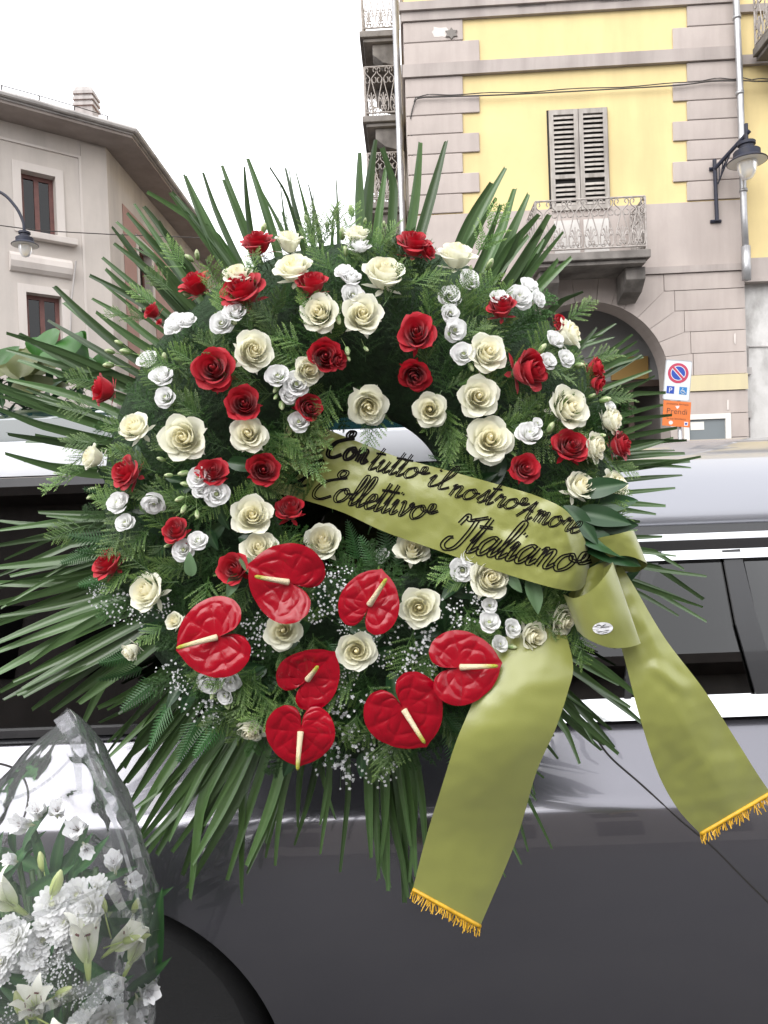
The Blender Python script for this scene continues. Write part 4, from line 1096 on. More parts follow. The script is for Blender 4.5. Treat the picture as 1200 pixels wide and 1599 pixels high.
V_red = variant(make_rose, MT['red'], range(1, 9), 'red_rose', lambda s: (.35, .7, .5, .85, .2, .6, .75, .45)[s - 1])
V_cream = variant(make_rose, MT['cream'], range(11, 20), 'cream_rose', lambda s: (.4, .7, .55, .9, .25, .6, .8, .45, .65)[s - 11])
V_lis = variant(make_lisi, MT['white'], range(21, 26), 'white_lisianthus', lambda s: .6 + .1 * (s - 20))
def flower(vars_, name, px, py, r, face=None, lift=.052, parent=None, depth=None, squash=1.0):
    Y = depth if depth else wy(px, py, lift)
    p = P(px, py, Y); n = wn(px, py)
    if face is None:
        n = n * .65 + Vector((0, -.40, .22)) + Vector((random.uniform(-.22, .22), random.uniform(-.1, .1), random.uniform(-.22, .22)))
    else: n = Vector(face) + Vector((random.uniform(-.06, .06), 0, random.uniform(-.06, .06)))
    n.normalize(); s = r * PXM(Y) * 1.0
    M_ = frame(p - n * s * .15, n, random.random() * 6.28, s) @ Matrix.Diagonal((1, squash, 1, 1))
    inner, outer = random.choice(vars_)
    root = obj(name, inner, parent or wr, M_)
    for o_ in outer: obj('petal', o_, root, M_)
    return root
UPF = (0, -.55, .85)
red = [(402, 378, 25, (-.1, -.55, .8)), (305, 442, 25, (-.35, -.5, .75)), (378, 452, 33, None), (238, 486, 14, (-.6, -.5, .5)), (487, 443, 24, (0, -.6, .8)), (334, 577, 31, (0, -1, .1)), (381, 631, 26, (.1, -1, .1)), (507, 556, 25, (.2, -.9, -.1)), (528, 562, 15, (.7, -.7, -.1)),
    (482, 636, 21, (.4, -.8, 0)), (646, 379, 27, (0, -.6, .8)), (668, 392, 14, (.6, -.5, .3)), (651, 521, 29, (-.1, -1, .15)), (648, 586, 25, (0, -.85, -.35)), (784, 479, 23, (-.1, -.7, .7)), (826, 578, 33, (.75, -.75, .05)), (930, 575, 18, (.85, -.4, .3)), (934, 598, 16, (.8, -.5, -.3)), (873, 498, 8, None), (875, 510, 8, None),
    (890, 697, 27, (.1, -.9, .35)), (970, 695, 22, (.8, -.5, .25)), (820, 731, 22, (.2, -.9, .1)), (161, 608, 23, (-.85, -.5, .1)), (197, 737, 26, (-.55, -.75, .35)), (168, 879, 24, (-.5, -.6, .6)), (332, 737, 23, (.2, -.8, .4)), (411, 734, 25, (.15, -1, .1)), (453, 795, 23, (.05, -.65, .8)), (275, 829, 22, (-.1, -.8, .6)), (366, 889, 24, (-.2, -.9, .3)), (249, 503, 5, None)]
cream = [(452, 377, 23, (.1, -.45, .9)), (459, 419, 27, (-.1, -.7, .6)), (372, 430, 24, (0, -.6, .7)), (499, 489, 27, None), (566, 493, 29, (.05, -.95, .2)), (600, 428, 31, (.05, -.7, .65)), (558, 368, 20, UPF), (714, 398, 28, (.15, -.55, .8)), (395, 549, 30, (.35, -.85, .05)), (211, 668, 25, (-.25, -.85, .4)), (288, 684, 33, (.0, -1, .0)), (388, 678, 28, (.05, -1, .1)),
    (145, 714, 20, (-.75, -.6, .3)), (394, 806, 30, (.1, -.9, .3)), (405, 857, 26, (.1, -.8, .5)), (504, 847, 29, (.0, -.85, .5)), (480, 578, 22, (.4, -.9, -.1)), (575, 633, 30, (.1, -.8, -.35)), (672, 640, 26, (-.05, -.9, -.1)), (747, 620, 29, (.0, -1, .1)), (765, 686, 34, (-.05, -1, .1)), (761, 551, 28, (.25, -.95, .2)), (888, 637, 31, (.45, -.9, .2)), (929, 698, 24, (.75, -.65, .1)), (905, 760, 26, (.35, -.75, .5)), (960, 757, 26, (.6, -.6, .5)), (957, 655, 21, (.85, -.5, .2)), (890, 522, 24, (.8, -.55, .3)),
    (643, 858, 25, (0, -.85, .5)), (764, 904, 29, (.15, -.9, .35)), (655, 948, 30, (.0, -1, .1)), (557, 1016, 29, (.05, -1, .1)), (443, 985, 29, (.05, -.95, .2)), (231, 925, 28, (-.45, -.8, .35)), (880, 968, 24, (.55, -.75, -.3)), (832, 993, 23, (.5, -.85, -.1)), (836, 1050, 23, (.5, -.75, -.4)), (750, 1146, 22, (.35, -.75, -.6)), (392, 1140, 21, (-.15, -.7, -.7)), (205, 1017, 17, (-.5, -.6, -.5)), (273, 970, 14, (-.3, -.8, .3))]
lis = [(272, 503, 20, (-.3, -.8, .5)), (291, 497, 15, (0, -.8, .6)), (345, 503, 18, (.0, -1, .1)), (367, 485, 18, (.1, -.8, .5)), (228, 559, 17, (-.3, -.7, .6)), (251, 584, 18, (.1, -.8, .6)), (257, 619, 16, (0, -.95, .2)), (433, 585, 18, None), (463, 599, 20, (.2, -1, .05)), (451, 616, 14, None), (467, 657, 17, (.1, -.9, .3)), (552, 459, 18, (.15, -.95, .2)), (548, 430, 17, (.1, -.7, .6)), (536, 421, 14, None), (560, 380, 18, (0, -.5, .8)), (735, 434, 17, (.3, -.8, .3)), (703, 461, 17, (.1, -1, .05)), (704, 488, 14, (.1, -1, 0)), (712, 515, 18, (.25, -.9, -.2)), (724, 551, 18, (-.1, -1, .1)),
    (813, 461, 20, (.2, -.8, .3)), (828, 443, 15, (.3, -.7, .5)), (779, 461, 15, (.0, -.7, .6)), (843, 465, 13, (.5, -.7, .3)), (858, 562, 14, None), (886, 558, 14, (.4, -.85, .3)), (869, 528, 15, (.4, -.8, .4)), (828, 674, 20, (.05, -.8, .5)), (309, 745, 18, (-.1, -.9, .3)), (338, 771, 20, (.2, -.95, .1)), (314, 764, 13, None), (182, 783, 18, (-.2, -.8, .5)), (194, 815, 15, (-.1, -.9, .4)), (240, 788, 19, (.1, -.7, -.5)), (286, 858, 17, (.1, -.9, .3)), (309, 842, 15, (.2, -.8, .5)), (735, 867, 19, (-.05, -1, .1)), (722, 891, 19, (-.15, -1, -.05)), (765, 970, 17, (.1, -.8, .5)), (595, 865, 13, None), (327, 1068, 20, (-.1, -.85, -.3)), (360, 1066, 18, (.1, -.85, -.4)), (351, 1088, 13, None), (802, 980, 14, (.3, -.8, .3)), (782, 1005, 13, (.3, -.8, .3)), (840, 660, 9, None), (765, 945, 12, None), (955, 633, 9, None)]
for px, py, r, fc in red: flower(V_red, 'red_rose', px, py, r * 1.06, fc, squash=random.uniform(.86, 1.06))
for px, py, r, fc in cream: flower(V_cream, 'cream_rose', px, py, r * 1.06, fc, squash=random.uniform(.86, 1.06))
for px, py, r, fc in lis: flower(V_lis, 'white_lisianthus', px, py, r * 1.16, fc, lift=.058)

# ---- buds on their stems
buds = [(412, 357, 9, 80), (296, 403, 8, 140), (308, 398, 8, 100), (292, 460, 6, 180), (535, 365, 10, 85), (549, 329, 9, 95), (525, 334, 9, 90), (480, 343, 8, 110), (540, 392, 8, 90), (511, 352, 6, 90), (570, 345, 5, 80), (196, 549, 9, 170), (170, 570, 9, 180), (172, 549, 8, 170), (186, 535, 7, 150), (257, 559, 9, 95), (365, 503, 8, -40), (252, 717, 7, 150), (264, 742, 7, 180), (287, 739, 9, 200), (290, 756, 8, 160), (281, 779, 8, 200), (287, 795, 8, 260), (308, 803, 8, 280), (145, 765, 9, 190), (142, 776, 7, 200), (176, 783, 8, 210), (529, 500, 9, -90), (543, 548, 8, -70), (545, 560, 5, -60), (572, 545, 6, -60), (438, 592, 8, 220), (431, 608, 7, 250), (431, 620, 6, 250), (440, 633, 9, 270), (460, 627, 5, 300), (736, 573, 8, -60), (754, 577, 7, -40), (701, 522, 7, 200), (765, 413, 10, 50), (847, 544, 9, 60), (897, 529, 9, 20), (905, 570, 8, 10), (860, 668, 10, 70), (945, 624, 10, 10), (925, 618, 6, 20), (806, 1021, 9, -10), (803, 1034, 7, -20), (796, 1050, 7, -40), (830, 995, 9, 10), (270, 846, 8, 180), (262, 852, 6, 190), (333, 1085, 8, -100), (343, 1088, 7, -80), (355, 1100, 9, -70), (800, 1010, 8, 10), (735, 420, 6, 80), (690, 460, 7, 170), (600, 350, 5, 80), (940, 680, 7, 0)]
BUDM = []
for s in range(3):
    b = MB(); rs = random.Random(s)
    b.lathe([(.02, -1.0), (.30, -.85), (.46, -.4), (.48, .1), (.40, .55), (.22, .9), (.03, 1.05)], Matrix.Rotation(.2, 4, 'Y'), 10, pig=[1, .9, .6, .25, .15, .3, .6])
    for k in range(4):
        a = k * 1.57; b.grid([[(r * math.cos(a + w_), r * math.sin(a + w_), z) for w_ in (-.35, 0, .35)] for r, z in ((.2, -.95), (.5, -.5), (.56, 0), (.5, .35 + .2 * rs.random()))], pig=1.0)
    b.tube([(0, 0, -.95), (.1, 0, -2.0), (.35, .1, -3.6)], .075, 5, pig=1.0); BUDM.append(b.mesh('flower_bud', MT['bud']))
for px, py, r, ang in buds:
    Y = wy(px, py, .05); d = RGT * math.cos(rad(ang)) + UPV * math.sin(rad(ang)) + Vector((0, -.5, 0))
    obj('flower_bud', random.choice(BUDM), wr, frame(P(px, py, Y), d, random.random() * 6, r * PXM(Y)))

# ---- anthuriums: attachment point, tip, bounding width; the spathe is a heart, lobes behind the attachment
def heart(t):
    """outline by angle from the tip direction, attachment at the origin; unit = distance attachment to tip"""
    a = abs(t)
    pts = [(0, 1.0), (.12, .93), (.5, .86), (.95, .80), (1.4, .80), (1.9, .83), (2.3, .84), (2.62, .80), (2.88, .66), (3.04, .44), (3.1416, .14)]
    return float(np.interp(a, [p[0] for p in pts], [p[1] for p in pts]))
def anthurium(ax, ay, tx, ty, wid, sx, sy, tilt, Y, label=None):
    """wid: half width across, as a share of the length; tilt: facing vector"""
    n = Vector(tilt).normalized(); p = P(ax, ay, Y); L_ = math.hypot(tx - ax, ty - ay) * PXM(Y) * .91
    d = RGT * (tx - ax) + UPV * -(ty - ay); d = (d - n * d.dot(n)).normalized(); x = d.cross(n).normalized()
    M_ = Matrix((x, d, n)).transposed().to_4x4(); M_ = Matrix.Translation(p) @ M_
    mb = MB(); na, nr = 128, 40; rows = []; rs = random.Random(int(ax * 7 + ay)); ph = rs.random() * 6; cu = rs.uniform(.2, 1.3)
    for i in range(na + 1):
        t = -math.pi + 2 * math.pi * i / na; row = []
        h = heart(t)
        for j in range(nr + 1):
            r = j / nr; rr = r * h
            lx, ly = rr * math.sin(t) * wid, rr * math.cos(t)
            z = (.06 + .09 * cu) * (r * r) * (1 - .4 * math.cos(t)) * (.5 + .5 * math.cos(2 * t + ph)) + .05 * cu * r * r * math.sin(3 * t + 2 * ph) - .02 * r + .06 * abs(lx) ** 1.2 - .10 * max(0, r - .8) ** 1.5 * 4
            # quilted relief: curved veins from the attachment with cross ribs
            aa = abs(t)
            # quilted relief: main veins curve out from the attachment, pads swell between the cross veins
            uu = aa * 2.6 - .55 * r * math.sin(aa); vein = abs(math.sin(uu * math.pi / 2 + .3)) ** .5
            vv = r * 9.0 + 1.6 * aa + .8 * math.sin(3 * t + ph) + .9 * noise.noise(Vector((lx * 4 + ph, ly * 4, 2))); rib = abs(math.sin(vv)) ** .5
            amp = min(1, max(0, r * 2.2 - .35)) * (1 - .55 * max(0, r - .75) / .25)
            z += (.034 * (vein - .75) * min(1, r * 3) + .040 * (rib - .65) * vein + .008 * noise.noise(Vector((lx * 7 + ph, ly * 7, 0)))) * amp
            if aa < .10: z -= .02 * (1 - aa / .1) * r
            row.append((lx * L_, ly * L_, z * L_))
        rows.append(row)
    mb.grid(rows); root = obj('anthurium', mb.mesh('anthurium', MT['waxred']), wr, M_)
    if label: root['label'] = label
    s3 = P(sx, sy, Y - .022) ; sl = M_.inverted() @ s3
    sp = MB(); pts = crom([(0, 0, .002), (sl.x * .3, sl.y * .3, sl.z * .45), (sl.x * .7, sl.y * .7, sl.z * .85), tuple(sl)], 14)
    lr = .0047
    sp.tube(pts, [lr * 1.05] + [lr * (1.0 - .45 * i / 12) for i in range(12)] + [lr * .25], 10, pig=[min(1, max(0, (i / 13 - .5) / .32)) for i in range(14)])
    obj('spadix', sp.mesh('spadix', MT['spadix']), root, M_)
anthurium(451, 909, 380, 878, 1.10, 398, 900, (-.05, -.98, .06), 1.100)
anthurium(340, 995, 264, 1018, 1.08, 276, 1012, (-.15, -.95, .15), 1.098)
anthurium(577, 944, 600, 882, .98, 604, 903, (.12, -.95, .15), 1.105)
anthurium(481, 1060, 528, 1012, .98, 497, 1040, (-.05, -.92, -.15), 1.118)
anthurium(470, 1142, 465, 1208, 1.12, 465, 1203, (-.02, -.97, -.08), 1.112)
anthurium(719, 1042, 794, 1034, 1.04, 778, 1040, (.12, -.92, .22), 1.105)
anthurium(631, 1108, 671, 1176, 1.08, 664, 1161, (.05, -.98, -.02), 1.110)

# ---- baby's breath sprays
def gyp_mesh(seed, n=34, spread=1.0):
    rs = random.Random(seed); b = MB()
    for k in range(n):
        a = rs.random() * 6.28; q = math.sqrt(rs.random()); p = Vector((q * math.cos(a), q * math.sin(a), rs.uniform(-.1, .35)))
        c = Vector((p.x * .4, p.y * .4 - .0, -.5)); b.tube([p, c, Vector((0, 0, -1.1))], .008, 3, cap=False, mi=1)
        r = rs.uniform(.055, .105); nn = Vector((rs.uniform(-.6, .6), rs.uniform(-.6, .6), 1)).normalized(); M_ = frame(p, nn, rs.random() * 6, r)
        for lay in range(2):
            m_ = 5; vs_ = [M_ @ Vector((0, 0, .1 + .35 * lay))]
            for i in range(m_ * 2):
                w_ = (1.0 - .35 * lay) * (1.0 if i % 2 else .55) * rs.uniform(.8, 1.15); aa = i * math.pi / m_ + lay; vs_.append(M_ @ Vector((w_ * math.cos(aa), w_ * math.sin(aa), .25 + .45 * lay)))
            b.add(vs_, [(0, i + 1, (i + 1) % (2 * m_) + 1) for i in range(2 * m_)])
        b.lathe([(.1 * r, -.5 * r), (.55 * r, -.2 * r), (.6 * r, .2 * r)], frame(p, nn), 5, mi=0)
    return b.mesh('babys_breath', [MT['gyp'], MT['stem']], False)
GY = [gyp_mesh(s) for s in range(5)]
for px, py, r in ((520, 925, 34), (500, 950, 28), (540, 905, 24), (505, 900, 22), (400, 975, 26), (410, 1000, 28), (470, 960, 22), (650, 1000, 34), (690, 985, 34), (660, 1030, 32), (640, 1060, 24), (600, 985, 30), (595, 1020, 24), (670, 1055, 26), (560, 1120, 44), (545, 1165, 46), (585, 1150, 40), (530, 1200, 36), (590, 1200, 32), (800, 1108, 34), (830, 1095, 26), (770, 1120, 24), (310, 1095, 34), (335, 1110, 26), (160, 930, 26), (190, 950, 28), (220, 955, 24), (250, 945, 22), (152, 915, 16), (268, 1055, 26), (735, 950, 26), (745, 925, 20), (700, 960, 26), (520, 1090, 24), (285, 1065, 18), (845, 1075, 20), (540, 1060, 22), (545, 980, 18)):
    Y = wy(px, py, .035); o = obj('babys_breath', random.choice(GY), wr, frame(P(px, py, Y), wn(px, py) * .5 + Vector((0, -.6, .1)), random.random() * 6, r * PXM(Y)))
    o['kind'] = 'stuff'

# ---- greenery
def leaflet_quad(b, p, d, nrm, L_, wd, pig):
    s = d.cross(nrm).normalized() * wd; q = p + d * L_
    m = p + d * L_ * .45
    b.add([p, m + s, q, m - s], [(0, 1, 2, 3)], pig=[pig * .6, pig, pig, pig])
def cypress_mesh(seed, n=11):
    """flat scaly spray along +Y, unit length"""
    rs = random.Random(seed); b = MB(); N_ = Vector((0, 0, 1)); bend = rs.uniform(-.25, .25)
    axis = lambda t: Vector((bend * t * t, t, -.18 * t * t))
    b.tube([axis(i / 6) for i in range(7)], [.014 * (1 - .7 * i / 6) for i in range(7)], 4, cap=False)
    for i in range(n):
        t = .10 + .88 * i / n
        for s in (1, -1):
            if rs.random() < .14: continue
            p = axis(t + s * .02); a = rad(rs.uniform(34, 52)); L_ = .40 * (1 - t) ** .7 * rs.uniform(.7, 1.15) + .07
            d = Vector((s * math.sin(a), math.cos(a), rs.uniform(-.25, .15))).normalized()
            q = p + d * L_; b.tube([p, q], [.008, .004], 3, cap=False, pig=[.2, .7])
            m_ = max(3, int(L_ / .042))
            for k in range(m_):
                u = (k + .6) / m_; pp = p.lerp(q, u)
                for s2 in (1, -1):
                    d2 = (d + Vector((d.y, -d.x, 0)) * s2 * .75).normalized()
                    leaflet_quad(b, pp, (d2 + Vector((0, 0, rs.uniform(-.35, .35)))).normalized(), N_, .07 * (1.1 - .5 * u) * rs.uniform(.6, 1.3), .009, min(1, max(0, u * .6 + t * .4 - .2)))
            leaflet_quad(b, q, d, N_, .06, .010, 1.0)
    return b.mesh('cypress_sprig', MT['cypress'], False)
def asparagus_mesh(seed):
    """soft feathery plume along +Y, unit length"""
    rs = random.Random(seed); b = MB(); bend = rs.uniform(-.3, .3)
    axis = lambda t: Vector((bend * t * t, t, -.15 * t * t))
    b.tube([axis(i / 5) for i in range(6)], .008, 3, cap=False)
    for i in range(20):
        t = .08 + .9 * i / 20; s = 1 if i % 2 else -1
        a = rad(rs.uniform(35, 65)); L_ = .34 * math.sin(math.pi * min(1, .25 + t * .75)) + .06
        d = Vector((s * math.sin(a), math.cos(a), rs.uniform(-.35, .35))).normalized(); p = axis(t)
        b.tube([p, p + d * L_], .004, 3, cap=False)
        for k in range(17):
            u = (k + 1) / 17; pp = p + d * L_ * u
            for q in range(3):
                dd = (d * .5 + Vector((rs.gauss(0, 1), rs.gauss(0, 1), rs.gauss(0, .8))).normalized()).normalized()
                side = dd.cross(Vector((rs.random(), rs.random(), 1))).normalized() * .0055; l2 = .075 * (1.1 - u * .5)
                b.add([pp - side, pp + side, pp + dd * l2], [(0, 1, 2)])
    return b.mesh('asparagus_fern', MT['fern'], False)
def leather_mesh(seed):
    rs = random.Random(seed); b = MB()
    axis = lambda t: Vector((0, t, -.2 * t * t))
    b.tube([axis(i / 6) for i in range(7)], .009, 4, cap=False)
    for i in range(14):
        t = .12 + .86 * i / 14; L_ = .30 * (1 - t) ** .75 + .04
        for s in (1, -1):
            d = Vector((s * .85, .5, -.12)).normalized(); p = axis(t); up = Vector((0, 0, 1)); sd_ = d.cross(up).normalized()
            vs_ = []; m_ = 6
            for k in range(m_ + 1):
                u = k / m_; w_ = .030 * (1 - u) ** .8 * (1 if k % 2 else .5) + .002; pp = p + d * L_ * u + up * (-.1 * u * u * L_)
                vs_ += [pp + sd_ * w_, pp + up * .006, pp - sd_ * w_]
            b.add(vs_, [(3 * k + c, 3 * k + c + 1, 3 * k + c + 4, 3 * k + c + 3) for k in range(m_) for c in (0, 1)])
    return b.mesh('fern_frond', MT['leather'], False)
def leaf_mesh(seed, m='leaf', Wd=.42):
    random.seed(seed); b = MB(); g_ = blade(1.0, Wd, .18, .16, n=10, c=7, wave=.03, cut=0)
    b.grid(g_, pig=[1.0 if j == 3 else .1 for _ in range(11) for j in range(7)]); return b.mesh('broad_leaf', MT[m])
CYP = [cypress_mesh(s) for s in range(6)]; ASP = [asparagus_mesh(s) for s in range(6)]; LEA = [leather_mesh(s) for s in range(3)]; LFM = [leaf_mesh(s) for s in range(4)]; LFP = [leaf_mesh(s, 'leaf_pale', .5) for s in range(2)]
random.seed(5)
def along(pos, d, nrm, s, roll=0.0):
    d = Vector(d).normalized(); n = Vector(nrm); n = (n - d * n.dot(d)).normalized(); x = d.cross(n)
    return Matrix.Translation(pos) @ Matrix((x, d, n)).transposed().to_4x4() @ Matrix.Rotation(roll, 4, 'Y') @ Matrix.Scale(s, 4)
def sprig(name, ms, px, py, ang, Lpx, out=.35, lift=0.0, roll=None, droop=0.0):
    """stem foot at (px, py) on the ring, growing towards the picture angle ang"""
    Y = wy(px, py, lift); n = wn(px, py)
    d = RGT * math.cos(rad(ang)) + UPV * math.sin(rad(ang)) + n * out + Vector((0, 0, -droop))
    return obj(name, random.choice(ms), wr, along(P(px, py, Y), d, n, Lpx * PXM(Y), random.uniform(-.5, .5) if roll is None else roll))
def ring_pt(lo, hi):
    a = random.random() * 2 * math.pi; r = math.sqrt(random.uniform(lo * lo, hi * hi))
    return CX + r * math.cos(a), CY + r * math.sin(a), -math.degrees(a), r
used = 0
for k in range(300):                                    # feathery fern cushions the whole ring
    px, py, a, r = ring_pt(150, 362)
    if py > 860 and random.random() < .45: py -= 0; r_ = .7
    if r < 215 and 520 < px < 690 and py < CY: continue      # the opening stays clear
    inner_ = r < 215
    ang = (a + 180 if inner_ else a) + random.uniform(-75, 75)
    sprig('asparagus_fern', ASP, px, py, ang, random.uniform(60, 100), random.uniform(-.1, .35), -.015 + .02 * random.random())
for k in range(235):
    px, py, a, r = ring_pt(165, 372); inner_ = r < 215
    if r < 235 and 520 < px < 690 and py < CY: continue
    ang = (a + 180 if inner_ else a) + random.uniform(-60, 60)
    sprig('cypress_sprig', CYP, px, py, ang, random.uniform(45, 85), random.uniform(.0, .4), .012 + .032 * random.random())
for px, py, ang, L_ in ((590, 630, -95, 75), (690, 640, -75, 80), (705, 660, -90, 70), (450, 660, -20, 75), (440, 690, -30, 90), (455, 640, -45, 70), (500, 545, -120, 70), (505, 770, 80, 60), (560, 810, 75, 70), (520, 800, 110, 60), (575, 835, 70, 80), (470, 790, 60, 70), (860, 620, -60, 90), (790, 660, -40, 90), (770, 760, 190, 60), (830, 770, -110, 60), (700, 720, 60, 70), (745, 400, 60, 90),
                      (475, 405, 75, 70), (505, 390, 85, 70), (520, 380, 80, 65), (490, 385, 100, 65), (455, 400, 110, 60), (540, 375, 70, 60), (590, 390, 60, 55), (290, 420, 130, 60), (250, 480, 150, 60), (230, 500, 165, 65), (270, 455, 140, 55), (150, 640, 180, 60), (160, 690, 190, 65), (140, 730, 200, 80), (150, 700, 215, 75), (160, 600, 165, 60), (885, 500, 30, 55), (915, 560, 15, 55), (930, 620, 5, 60), (940, 720, -25, 60), (945, 790, -35, 60), (140, 820, 195, 70)):
    sprig('cypress_sprig', CYP, px, py, ang, L_, .25, .03, roll=random.uniform(-.3, .3))
for px, py, ang, L_ in ((620, 890, 80, 75), (612, 880, 100, 80), (560, 880, 100, 70), (590, 900, 115, 70), (570, 900, 60, 60), (640, 880, 70, 80), (200, 870, 175, 80), (190, 900, 190, 70), (185, 850, 165, 80), (150, 860, 200, 60), (250, 1060, 215, 80), (230, 1040, 200, 80), (270, 1090, 240, 90), (220, 1020, 190, 70), (310, 1120, 250, 80), (350, 1120, 230, 80), (390, 1090, 200, 70), (420, 1090, 150, 60), (510, 1000, -60, 70), (520, 1010, -80, 80), (500, 1030, -40, 60), (700, 1130, -70, 80), (715, 1150, -90, 90), (690, 1110, -50, 70), (740, 1110, -60, 70), (530, 1060, 30, 50), (860, 970, -40, 60), (880, 940, -60, 60), (870, 1000, 200, 60), (760, 1010, -60, 50), (440, 1110, 230, 60), (200, 780, 170, 70), (230, 760, 150, 60)):
    sprig('fern_frond', LEA, px, py, ang, L_, .3, .02)
for k in range(95):                                     # dark leaves fill the lower half
    a = rad(random.uniform(-20, 200)); r = random.uniform(150, 400)
    px, py = CX + r * math.cos(a), CY + r * math.sin(a)
    sprig('broad_leaf', LFM, px, py, random.uniform(0, 360), random.uniform(38, 70), random.uniform(.1, .8), .01 * random.random())
for px, py, ang, L_ in ((900, 800, -10, 85), (915, 815, -5, 80), (890, 825, -25, 95), (905, 845, -20, 100), (880, 790, -50, 80), (925, 790, 10, 70), (900, 770, 15, 80), (930, 830, -30, 70), (870, 870, -60, 60)):
    sprig('broad_leaf', LFM, px, py, ang, L_, .35, .05)
for px, py, ang, L_ in ((795, 895, -60, 36), (825, 900, -75, 60), (770, 1075, 0, 60), (760, 1070, 25, 50), (375, 870, -50, 40), (370, 895, -110, 40), (300, 900, 90, 40)):
    sprig('broad_leaf', LFP, px, py, ang, L_, .4, .055)

# ---- palm fans
def leaflet_mesh(p0, p1, wd, sag, twist, n=15):
    b = MB(); ax = (p1 - p0); L_ = ax.length; d = ax.normalized()
    nrm = Vector((0, -1, 0)); nrm = (nrm - d * nrm.dot(d)).normalized(); side = d.cross(nrm)
    rows = []; pg = []; bow = random.gauss(0, .035) * L_; kink = random.uniform(.55, .85) if random.random() < .22 else 2; kd = random.choice((-1, 1)) * random.uniform(.15, .5); cut = random.uniform(.25, .5); tips = random.uniform(-.4, .4)
    for i in range(n):
        t = i / (n - 1); w_ = wd * (.5 + .55 * math.sin(math.pi * min(1, t * .8 + .12)) ** .8) * (1 if t < .7 else 1 - cut * ((t - .7) / .3) ** 1.3)
        c = p0 + ax * t + Vector((0, -sag * L_ * .35 * math.sin(math.pi * t), -sag * L_ * t * t * .55 + sag * L_ * .55 * t)) + side * bow * math.sin(math.pi * t)
        if t > kink: c += (side * kd + Vector((0, -.15, -.25))) * (t - kink) * L_ * .7
        a = twist * (.25 + .75 * t); s_ = side * math.cos(a) + nrm * math.sin(a); u_ = nrm * math.cos(a) - side * math.sin(a)
        e = d * (w_ * tips if i == n - 1 else 0)
        rows.append([c - s_ * w_ / 2 - e, c - s_ * w_ * .25 - u_ * w_ * .08, c - u_ * w_ * .20, c + s_ * w_ * .25 - u_ * w_ * .08, c + s_ * w_ / 2 + e]); pg += [.5, .1, .9, .1, .5]
    b.grid(rows, pig=pg); return b
random.seed(3)
def fan(tips, wpx, Y0=1.335, Y1=1.30, extra=.5, ring=300, spread=.62, sag=.08, narrow=False):
    ths = [math.atan2(-(t[1] - CY), t[0] - CX) for t in tips]
    ref = ths[0]; ths = [ref + ((t - ref + math.pi) % (2 * math.pi) - math.pi) for t in ths]; tc = sum(ths) / len(ths)
    hub = P(CX + (ring - 70) * math.cos(tc), CY - (ring - 70) * math.sin(tc), Y0)
    st = MB(); hh = P(CX + (ring + 20) * math.cos(tc), CY - (ring + 20) * math.sin(tc), Y0); st.tube([hub, hh], [.006, .004], 6)
    fr = st.build('palm_frond', MT['palm'], wr)
    lst = [(t, th, 1.0) for t, th in zip(tips, ths)]
    for t, th in zip(tips, ths):
        if random.random() < extra + .25:
            q = random.uniform(.86, 1.02); jx, jy = random.uniform(-9, 9), random.uniform(-9, 9)
            tt = (CX + (t[0] - CX) * q + jx, CY + (t[1] - CY) * q + jy); lst.append((tt, th + random.uniform(-.04, .04), random.uniform(.6, .95)))
    for (tx, ty), th, ws in lst:
        tb = tc + spread * (th - tc)
        rb = ring + random.uniform(-20, 20)
        b0 = P(CX + rb * math.cos(tb), CY - rb * math.sin(tb), Y0 + random.uniform(-.01, .01)); p1 = P(tx, ty, Y1 + random.uniform(-.03, .03))
        tw = random.choice((-1, 1)) * random.uniform(.2, .75) if not narrow else random.choice((-1, 1)) * random.uniform(1.1, 1.4)
        b = leaflet_mesh(b0, p1, wpx * ws * PXM(1.3) * random.uniform(.9, 1.3), sag * random.uniform(-.3, 1.3), tw)
        b.build('leaflet', MT['palm'], fr, True)
fan([(250, 272), (290, 274), (312, 265), (347, 258), (363, 252), (387, 247), (268, 300)], 11, extra=.4, sag=-.05)
fan([(430, 253), (446, 262), (462, 268), (482, 288), (525, 280), (440, 330), (410, 300)], 10, extra=.3, narrow=True, sag=.02)
fan([(562, 238), (587, 218), (615, 225), (657, 222), (697, 220), (603, 262)], 15, extra=.15, sag=-.03)
fan([(790, 262), (812, 290), (826, 303), (832, 320), (858, 335), (868, 352), (768, 285)], 14, extra=.4, sag=.05)
fan([(880, 362), (893, 402), (905, 445), (872, 405), (850, 378), (840, 470)], 12, extra=.4, sag=.08)
fan([(948, 508), (962, 505), (988, 522), (995, 533), (998, 547), (1005, 557), (1018, 578), (1023, 587), (1035, 595)], 9, extra=.2, sag=.05)
fan([(1036, 632), (1050, 648), (1058, 668), (1052, 684), (1072, 692), (1070, 708), (1078, 720)], 10, extra=.3, sag=.1)
fan([(1066, 742), (1055, 762), (1040, 790), (1025, 803), (1000, 815), (1078, 728)], 8, extra=.3, sag=.14, Y1=1.34)
fan([(1035, 838), (1068, 868), (1100, 900), (1104, 938), (1098, 948), (1060, 962), (990, 975)], 9, extra=.25, sag=.06)
fan([(985, 1105), (1002, 1128), (1000, 1090), (960, 1168), (940, 1172), (955, 1140), (910, 1180), (930, 1150)], 13, extra=.5, Y0=1.32, Y1=1.33)
fan([(872, 1185), (865, 1150), (850, 1215), (838, 1250), (838, 1310), (825, 1330), (815, 1350), (790, 1370)], 8, extra=.2, Y0=1.31, Y1=1.31)
fan([(665, 1330), (650, 1370), (632, 1410), (642, 1390), (620, 1380), (608, 1385), (592, 1372), (580, 1340)], 13, extra=.6, Y0=1.31, Y1=1.28)
